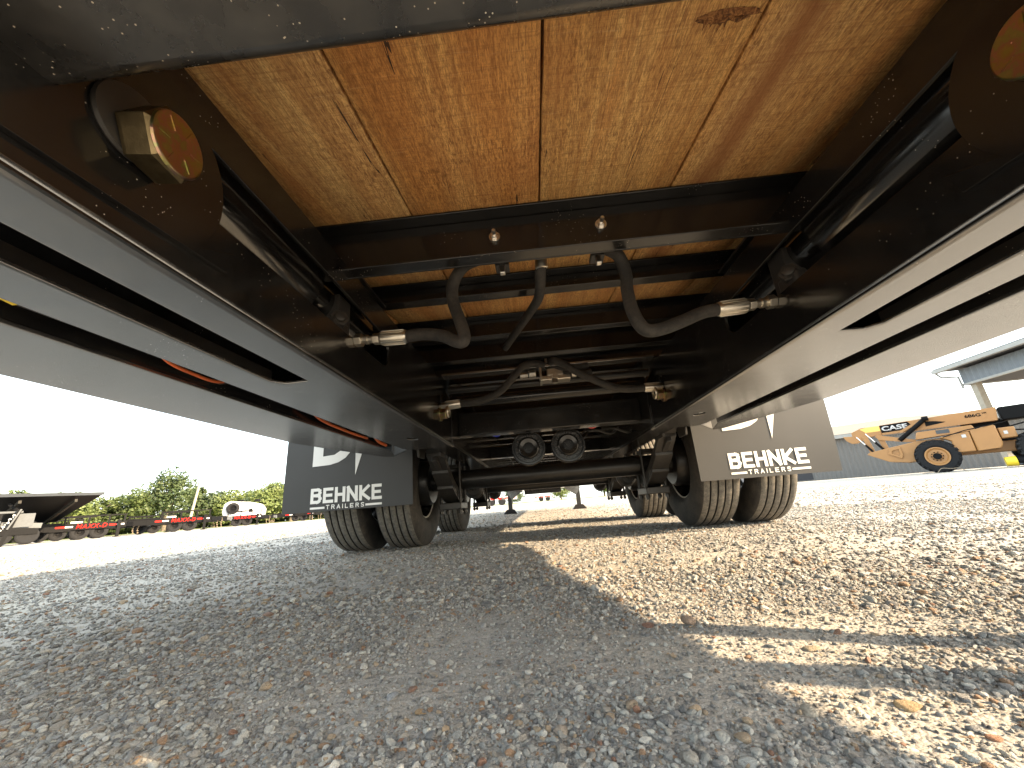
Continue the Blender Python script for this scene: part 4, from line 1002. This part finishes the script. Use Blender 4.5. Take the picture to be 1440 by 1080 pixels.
# ------------------------------------------------------------------ background, left: parked trailers
def gooseneck(loc, rz, label, letters=True, scale=1.0, deckover=True):
    """small flatbed seen side-on: +x is the tongue end, -y faces the camera"""
    t = empty('parked_trailer', label, 'trailer', loc, rz, 'black trailers parked in a row at the yard edge')
    K = M['bgblack']
    mb = MB(); mb.box((-1.9, -1.02, .52), (2.15, -.94, .86)); b = mb.obj('side_beam', K, t, bevel=.01)
    mb = MB(); mb.box((-3.2, .94, .52), (1.0, 1.02, .86)); mb.obj('side_beam', K, t)
    mb = MB(); mb.bar((2.15, -.98, .68), (3.1, -.02, .62), .08, .24); mb.bar((1.0, .98, .68), (3.1, .02, .62), .08, .24); mb.obj('tongue', K, t)
    mb = MB(); mb.box((-1.9, -1.05, .86), (-.4, 5.05, .93)); mb.obj('deck', K, t)
    # stake rail above
    for x in (-.35, .55, 1.35, 2.0):
        mb = MB(); mb.box((x, -1.0, .86), (x+.08, -.94, 1.20)); mb.obj('rail_post', K, t)
    mb = MB(); mb.box((-.4, -1.01, 1.20), (2.12, -.93, 1.27)); mb.box((-.4, .93, 1.20), (1.0, 1.01, 1.27)); mb.obj('top_rail', K, t)
    mb = MB(); mb.prism([(-1.0, .86), (-.3, .50), (-1.0, .50)], 1, -1.04, -1.021); mb.obj('gusset', K, t)
    if letters:
        text_obj('lettering', text_mesh('MAXX-D', .22, 1.20, .012, .2, .004, 1.15), M['maxred'], b, (.14, -1.022, .585), (1, 0, 0), (0, 0, 1))['label'] = 'red MAXX-D lettering'
    for x0, x1, mt in ((-.62, -.28, 'maxred'), (-.27, .02, 'tape'), (1.42, 1.72, 'maxred'), (1.73, 2.05, 'tape')):
        mb = MB(); mb.box((x0, -1.024, .66), (x1, -1.0205, .74)); mb.obj('reflective_tape', M[mt], b)
    mb = MB(); mb.box((-.1, -1.024, .88), (.35, -1.021, .97)); mb.obj('nameplate', M['tape'], t)
    for x in (.33, 1.08):
        for y in (-.82, .82):
            w = D.objects.new('wheel', None); COL.objects.link(w); w.parent = t; w.location = (x, y, .38)
            mb = MB(); mb.lathe((0, 0, 0), (0, 1, 0), [(-.11, .20), (-.12, .26), (-.115, .35), (-.09, .38), (.09, .38), (.115, .35), (.12, .26), (.11, .20)], 28); mb.obj('tyre', M['bggrey'], w, smooth=True)
            mb = MB(); mb.lathe((0, -.05, 0), (0, -1, 0), [(0, .2), (.04, .2), (.02, .15), (-.0, .08), (.05, .06), (.05, 0)], 20); mb.obj('rim', M['bgblack'], w, smooth=True)
    mb = MB(); mb.box((1.75, -1.18, .04), (1.89, -1.04, .95)); j = mb.obj('jack', K, t)
    mb = MB(); mb.box((1.66, -1.27, 0), (1.98, -.95, .04)); mb.obj('jack_foot', K, j)
    for dx in (0, .22):
        mb = MB()
        for k in range(9): mb.lathe((2.55+dx+.02*math.sin(k), -.4, .64-.065*k), (k % 2, 1-k % 2, .2), [(-.01, .02), (0, .04), (.01, .02)], 8)
        mb.obj('safety_chain', M['tan'], t)
    mb = MB(); mb.box((3.0, -.08, .52), (3.35, .08, .72)); mb.lathe((3.3, 0, .45), (0, 0, 1), [(0, .09), (.22, .09), (.22, 0)], 14); mb.obj('coupler', M['silver'], t)
    return t
def pol(az, dist): return (-.08+dist*math.sin(R(az)), dist*math.cos(R(az)))
def gz(p): return ground_z(p[0], p[1])
for az, dist, lab, rzo in ((-51.2, 34, 'black parked trailer with red MAXX-D lettering and gold chains, nearest the silver tongue', 3),
                      (-44.2, 34.5, 'black parked trailer with red MAXX-D lettering standing in front of the big round tree', 0),
                      (-38.6, 43, 'black parked trailer with red MAXX-D lettering below the white camper', 0)):
    p = pol(az, dist); gooseneck((p[0], p[1], gz(p)), R(-az+rzo), lab)
for az, dist, lab in ((-53.5, 40, 'plain black trailer parked behind the leftmost lettered trailer'),
                      (-46.8, 41, 'plain black trailer parked between the two nearer lettered trailers'),
                      (-32.5, 50, 'plain black trailer half hidden by the left mudflap')):
    p = pol(az, dist); gooseneck((p[0], p[1], gz(p)), R(-az), lab, letters=False)

# raised black tilt deck with silver tongue at the far left
p = pol(-53.6, 31); t = empty('tilt_trailer', 'trailer with raised black tilt deck and silver tongue at the far left of the yard', 'trailer', (p[0], p[1], gz(p)), R(55))
K = M['bgblack']
mb = MB(); mb.hexa([(-2.9, -1.0, 1.30), (1.9, -1.0, 2.02), (1.9, 1.4, 2.02), (-2.9, 1.4, 1.30), (-2.9, -1.0, 1.40), (1.9, -1.0, 2.14), (1.9, 1.4, 2.14), (-2.9, 1.4, 1.40)]) if False else mb.hexa([(-1.2, -1.0, 2.20), (2.1, -1.0, 2.20), (.9, 3.4, 1.05), (-2.4, 3.4, 1.05), (-1.2, -1.0, 2.30), (2.1, -1.0, 2.30), (.9, 3.4, 1.15), (-2.4, 3.4, 1.15)])
mb.obj('tilt_deck', K, t)
mb = MB(); mb.box((-1.25, -1.06, 2.17), (2.15, -1.001, 2.32)); mb.obj('deck_edge', M['edge'], t)
for x in (-.6, 1.2):
    mb = MB(); mb.bar((x, -.9, 1.94), (x-.8, 3.2, .9), .1, .14); mb.obj('deck_rib', M['rib'], t)
mb = MB(); mb.box((-2.5, -1.0, .45), (.2, .9, .85)); mb.obj('frame', K, t)
mb = MB(); mb.bar((.2, -.6, .8), (-.9, -.3, 1.9), .12, .12); mb.obj('lift_arm', K, t)
for x in (-.9, -.1):
    for y in (-.85, .85):
        mb = MB(); mb.lathe((x, y, .39), (0, 1, 0), [(-.1, 0), (-.11, .2), (-.12, .26), (-.115, .35), (-.09, .38), (.09, .38), (.115, .35), (.12, .26), (.1, 0)], 26); mb.obj('wheel', M['bggrey'], t, smooth=True)
p = pol(-55.2, 27); t = empty('silver_trailer', 'silver trailer tongue with jack and hanging chains at the left edge', 'trailer', (p[0], p[1], gz(p)), R(55))
mb = MB(); mb.box((-3.5, -.6, .50), (-.1, .5, 1.0)); mb.obj('body', M['silver'], t, bevel=.03)
mb = MB(); mb.box((-3.4, -.62, 1.0), (-.1, -.5, 1.28)); mb.obj('side_panel', K, t, bevel=.02)
mb = MB(); mb.box((-3.4, -.62, 1.285), (.4, -.45, 1.36)); mb.obj('top_rail', M['silver'], t)
mb = MB(); mb.bar((-.1, -.3, .85), (1.0, -.1, .75), .14, .2); mb.box((.15, -.62, .72), (.75, -.5, 1.25)); mb.obj('tongue', M['silver'], t)
mb = MB(); mb.bar((.02, -.75, -.06), (.30, -.75, 1.42), .14, .12); j = mb.obj('jack', K, t)
mb = MB(); mb.bar((.10, -.83, .65), (.33, -.83, 1.42), .18, .05); mb.obj('jack_tube', M['silver'], j)
for dx in (-.35, .18):
    mb = MB()
    for k in range(14): mb.lathe((dx-.03*k+.02*math.sin(k*2), -.95, 1.18-.07*k), (k % 2, .3, .2), [(-.012, .02), (0, .045), (.012, .02)], 8)
    mb.obj('safety_chain', M['tape'], t)
# white camper
p = pol(-37.6, 50); t = empty('camper', 'small white rounded camper trailer with a black spare wheel on its back', 'camper', (p[0], p[1], gz(p)+.25), R(30))
mb = MB(); mb.prism([(-1.5, .5), (-1.65, 1.2), (-1.55, 1.9), (-1.2, 2.15), (.6, 2.0), (1.6, 1.75), (1.95, 1.3), (1.9, .6), (1.7, .5)], 1, -.95, .95); bd = mb.obj('body', M['camper'], t, bevel=.12)
mb = MB(); mb.lathe((-.75, -.98, 1.45), (0, -1, 0), [(0, .2), (0, .5), (.06, .55), (.16, .55), (.2, .48), (.2, .32), (.12, .28)], 28); mb.obj('spare_tyre', M['bggrey'], t, smooth=True)
mb = MB(); mb.lathe((-.75, -1.06, 1.45), (0, -1, 0), [(0, .3), (.04, .28), (.02, .12), (.07, .1), (.07, 0)], 20); mb.obj('spare_rim', K, t, smooth=True)
for x in (-.55, .9):
    mb = MB(); mb.box((x, -.3, 2.05), (x+.5, .3, 2.28)); mb.obj('roof_vent', K, t, bevel=.04)
mb = MB(); mb.box((.6, -.962, 1.0), (.9, -.951, 1.35)); mb.obj('window', K, t)
for y in (-.85, .85):
    mb = MB(); mb.lathe((.1, y, .38), (0, 1, 0), [(-.1, 0), (-.11, .3), (-.09, .38), (.09, .38), (.1, 0)], 24); mb.obj('wheel', M['bggrey'], t, smooth=True)
# leaning utility pole
p = pol(-42.5, 62); mb = MB(); mb.tube([(0, 0, 0), (.55, .3, 6.6)], [.15, .11], 10); o = mb.obj('utility_pole', M['timber']); o.location = (p[0], p[1], gz(p)); tag(o, 'pale leaning wooden pole in front of the trees', 'pole')
# dark ramps standing behind the flap
for az, lab in ((-30.6, 'black mesh ramp standing upright just left of the mudflap'), (-28.4, 'second black upright ramp, closer to the left mudflap')):
    p = pol(az, 47); t = empty('loading_ramp', lab, 'ramp', (p[0], p[1], gz(p)), R(30))
    mb = MB(); mb.box((-.4, -.03, .5), (-.34, .03, 2.1)); mb.box((.34, -.03, .5), (.4, .03, 2.1)); mb.obj('frame', K, t)
    for k in range(7):
        mb = MB(); mb.box((-.339, -.02, .6+.22*k), (.339, .02, .65+.22*k)); mb.obj('rung', K, t)
# far things seen below the frame
def far_trailer(az, dist, lab, c1, c2, w=4.0):
    p = pol(az, dist); t = empty('distant_trailer', lab, 'trailer', (p[0], p[1], gz(p)), R(-az))
    mb = MB(); mb.box((-w/2, -1, .5), (w/2, 1, .82)); b = mb.obj('bed', M[c1], t)
    mb = MB()
    for k in range(6): mb.box((-w/2+.1+k*w/6, -1.012, .58), (-w/2+.1+k*w/6+w/12, -1.002, .72))
    mb.obj('reflective_tape', M[c2], b)
    for x in (-.5, .5):
        mb = MB(); mb.lathe((x, -.9, .38), (0, 1, 0), [(-.1, 0), (-.1, .38), (.1, .38), (.1, 0)], 20); mb.obj('wheel', M['bggrey'], t)
far_trailer(-6.2, 40, 'low white trailer with red markings seen beneath the left frame', 'camper', 'maxred')
far_trailer(.6, 62, 'distant white flatbed seen below the frame in front of the grass', 'camper', 'maxred', 3)
p = pol(14.2, 48); t = empty('pickup_truck', 'white pickup truck far off between the right wheels', 'pickup', (p[0], p[1], gz(p)), R(-10))
mb = MB(); mb.prism([(-2.8, .5), (-2.8, 1.1), (-1.2, 1.15), (-.9, 1.75), (.7, 1.75), (1.2, 1.2), (2.7, 1.1), (2.8, .5)], 1, -.95, .95); mb.obj('body', M['camper'], t, bevel=.05)
mb = MB(); mb.prism([(-.85, 1.2), (-.7, 1.68), (.6, 1.68), (1.0, 1.2)], 1, -.965, -.955); mb.obj('window', M['dark'], t)
for x in (-1.7, 1.8):
    mb = MB(); mb.lathe((x, -.85, .4), (0, 1, 0), [(-.12, 0), (-.12, .4), (.1, .4), (.1, 0)], 22); mb.obj('wheel', M['bggrey'], t)

# ------------------------------------------------------------------ trees
def tree_proto(seed, h, w, mat, dens=2600):
    rr = random.Random(seed); lobes = []
    for k in range(rr.randint(9, 14)):
        a = rr.uniform(0, 6.28); q = rr.uniform(0, .62)*w/2; zz = rr.uniform(.30, .86)*h
        lobes.append((Vector((q*math.cos(a), q*math.sin(a), zz)), rr.uniform(.17, .34)*w*(1.1-.5*zz/h)))
    lobes.append((Vector((0, 0, h*.84)), w*.2))
    mb = MB(); n = 0
    while n < dens:
        c, r_ = rr.choice(lobes); d = Vector((rr.gauss(0, 1), rr.gauss(0, 1), rr.gauss(0, 1))).normalized()
        q = c+d*r_*rr.uniform(.55, 1.08)**.6
        if q.z < h*.10 or noise.noise(q*1.1+Vector((seed, 0, 0))) < -.28: continue
        u = Vector((rr.gauss(0, 1), rr.gauss(0, 1), rr.gauss(0, .7))).normalized(); v_ = u.cross(d).normalized()*rr.uniform(.08, .17); u *= rr.uniform(.10, .21)
        mb.add([q-u, q+v_*.9, q+u, q-v_], [(0, 1, 2, 3)]); n += 1
    return mb, lobes, rr
protos = []
for i, (h, w, mt) in enumerate(((8.2, 8.5, 'leaf_b'), (6.2, 6.5, 'leaf_a'), (5.6, 6.8, 'leaf_c'), (7.0, 5.0, 'leaf_a'), (5.0, 7.5, 'leaf_b'))):
    mb, lobes, rr = tree_proto(40+i, h, w, mt, 5200)
    crown = mb.obj('crown', M[mt], fix=False); tk = MB(); tk.tube([(0, 0, 0), (.1, .05, h*.3), (-.05, .1, h*.55), (0, 0, h*.8)], [.26, .2, .13, .05], 9)
    for c_, r_ in lobes[:7]: tk.tube([(0, 0, h*.28), c_*.6+Vector((0, 0, h*.15)), c_], [.12, .08, .03], 6)
    trunk = tk.obj('trunk', M['bark'], smooth=True); protos.append((crown.data, trunk.data)); D.objects.remove(crown); D.objects.remove(trunk)
TREES = [ # az, distance, proto, scale, label
 (-57.0, 66, 1, 1.05, 'pale green tree behind the silver trailer at the far left'), (-54.3, 72, 2, 1.0, 'low tree behind the raised tilt deck, left of its middle'),
 (-52.2, 68, 2, 1.02, 'small tree top just above the raised tilt deck'), (-50.2, 70, 1, .90, 'mid green tree right of the raised tilt deck'),
 (-48.2, 72, 4, 1.0, 'broad dark tree over the leftmost MAXX-D trailer'), (-46.3, 70, 1, .95, 'mid green tree between the dark broad tree and the tall round one'),
 (-44.5, 69, 0, 1.02, 'tallest round crowned dark tree of the row'), (-42.0, 74, 3, 1.0, 'narrow tree just right of the leaning pole'),
 (-40.3, 72, 4, 1.06, 'dark spreading tree in the dip of the tree line'), (-38.6, 72, 2, 1.05, 'bright light green tree left of the camper'),
 (-36.6, 76, 1, 1.0, 'mid green tree directly behind the camper'), (-34.6, 70, 2, 1.15, 'light green tree right behind the camper roof'),
 (-32.6, 71, 1, 1.18, 'tall pale tree between camper and mudflap'), (-30.4, 70, 3, 1.1, 'tree partly covered by the left mudflap'),
 (-28.0, 72, 0, .9, 'dark tree mostly behind the left mudflap'), (-4.0, 95, 4, .9, 'distant tree seen below the frame, left one'), (3.0, 100, 2, .9, 'distant light tree seen below the frame, middle one'),
 (9.0, 90, 1, .9, 'distant tree seen below the frame by the right wheels'), (14.5, 95, 2, .9, 'distant tree beside the white pickup')]
for i, (az, dist, k, sc_, lab) in enumerate(TREES):
    p = pol(az, dist); t = empty('tree', lab, 'tree', (p[0], p[1], gz(p)-.1), rng.uniform(0, 6.28), 'trees along the far side of the yard')
    hs = .96 if k == 0 and sc_ > 1 else .86
    t.scale = (sc_*rng.uniform(.95, 1.1), sc_*rng.uniform(.95, 1.1), sc_*hs)
    for nm, me in zip(('crown', 'trunk'), protos[k]):
        o = D.objects.new(nm, me); COL.objects.link(o); o.parent = t
# undergrowth that closes the tree line
mb = MB(); rr = random.Random(3)
for n in range(15000):
    az = rr.uniform(-62, -24); dist = rr.uniform(74, 82); p = pol(az, dist)
    h = 2.5+.8*noise.noise((az*.5, 1, 2)); z = rr.uniform(0, 1)**.8*h; q = Vector((p[0], p[1], z))
    u = Vector((rr.gauss(0, 1), rr.gauss(0, 1), rr.gauss(0, 1))).normalized()*rr.uniform(.2, .42); v_ = u.cross(Vector((rr.gauss(0, 1), rr.gauss(0, 1), rr.gauss(0, 1)))).normalized()*rr.uniform(.15, .32)
    mb.add([q-u, q+v_, q+u, q-v_], [(0, 1, 2, 3)])
o = mb.obj('undergrowth', M['leaf_b'], fix=False); tag(o, 'dense undergrowth between the trunks of the far tree row', 'undergrowth', kind='stuff')
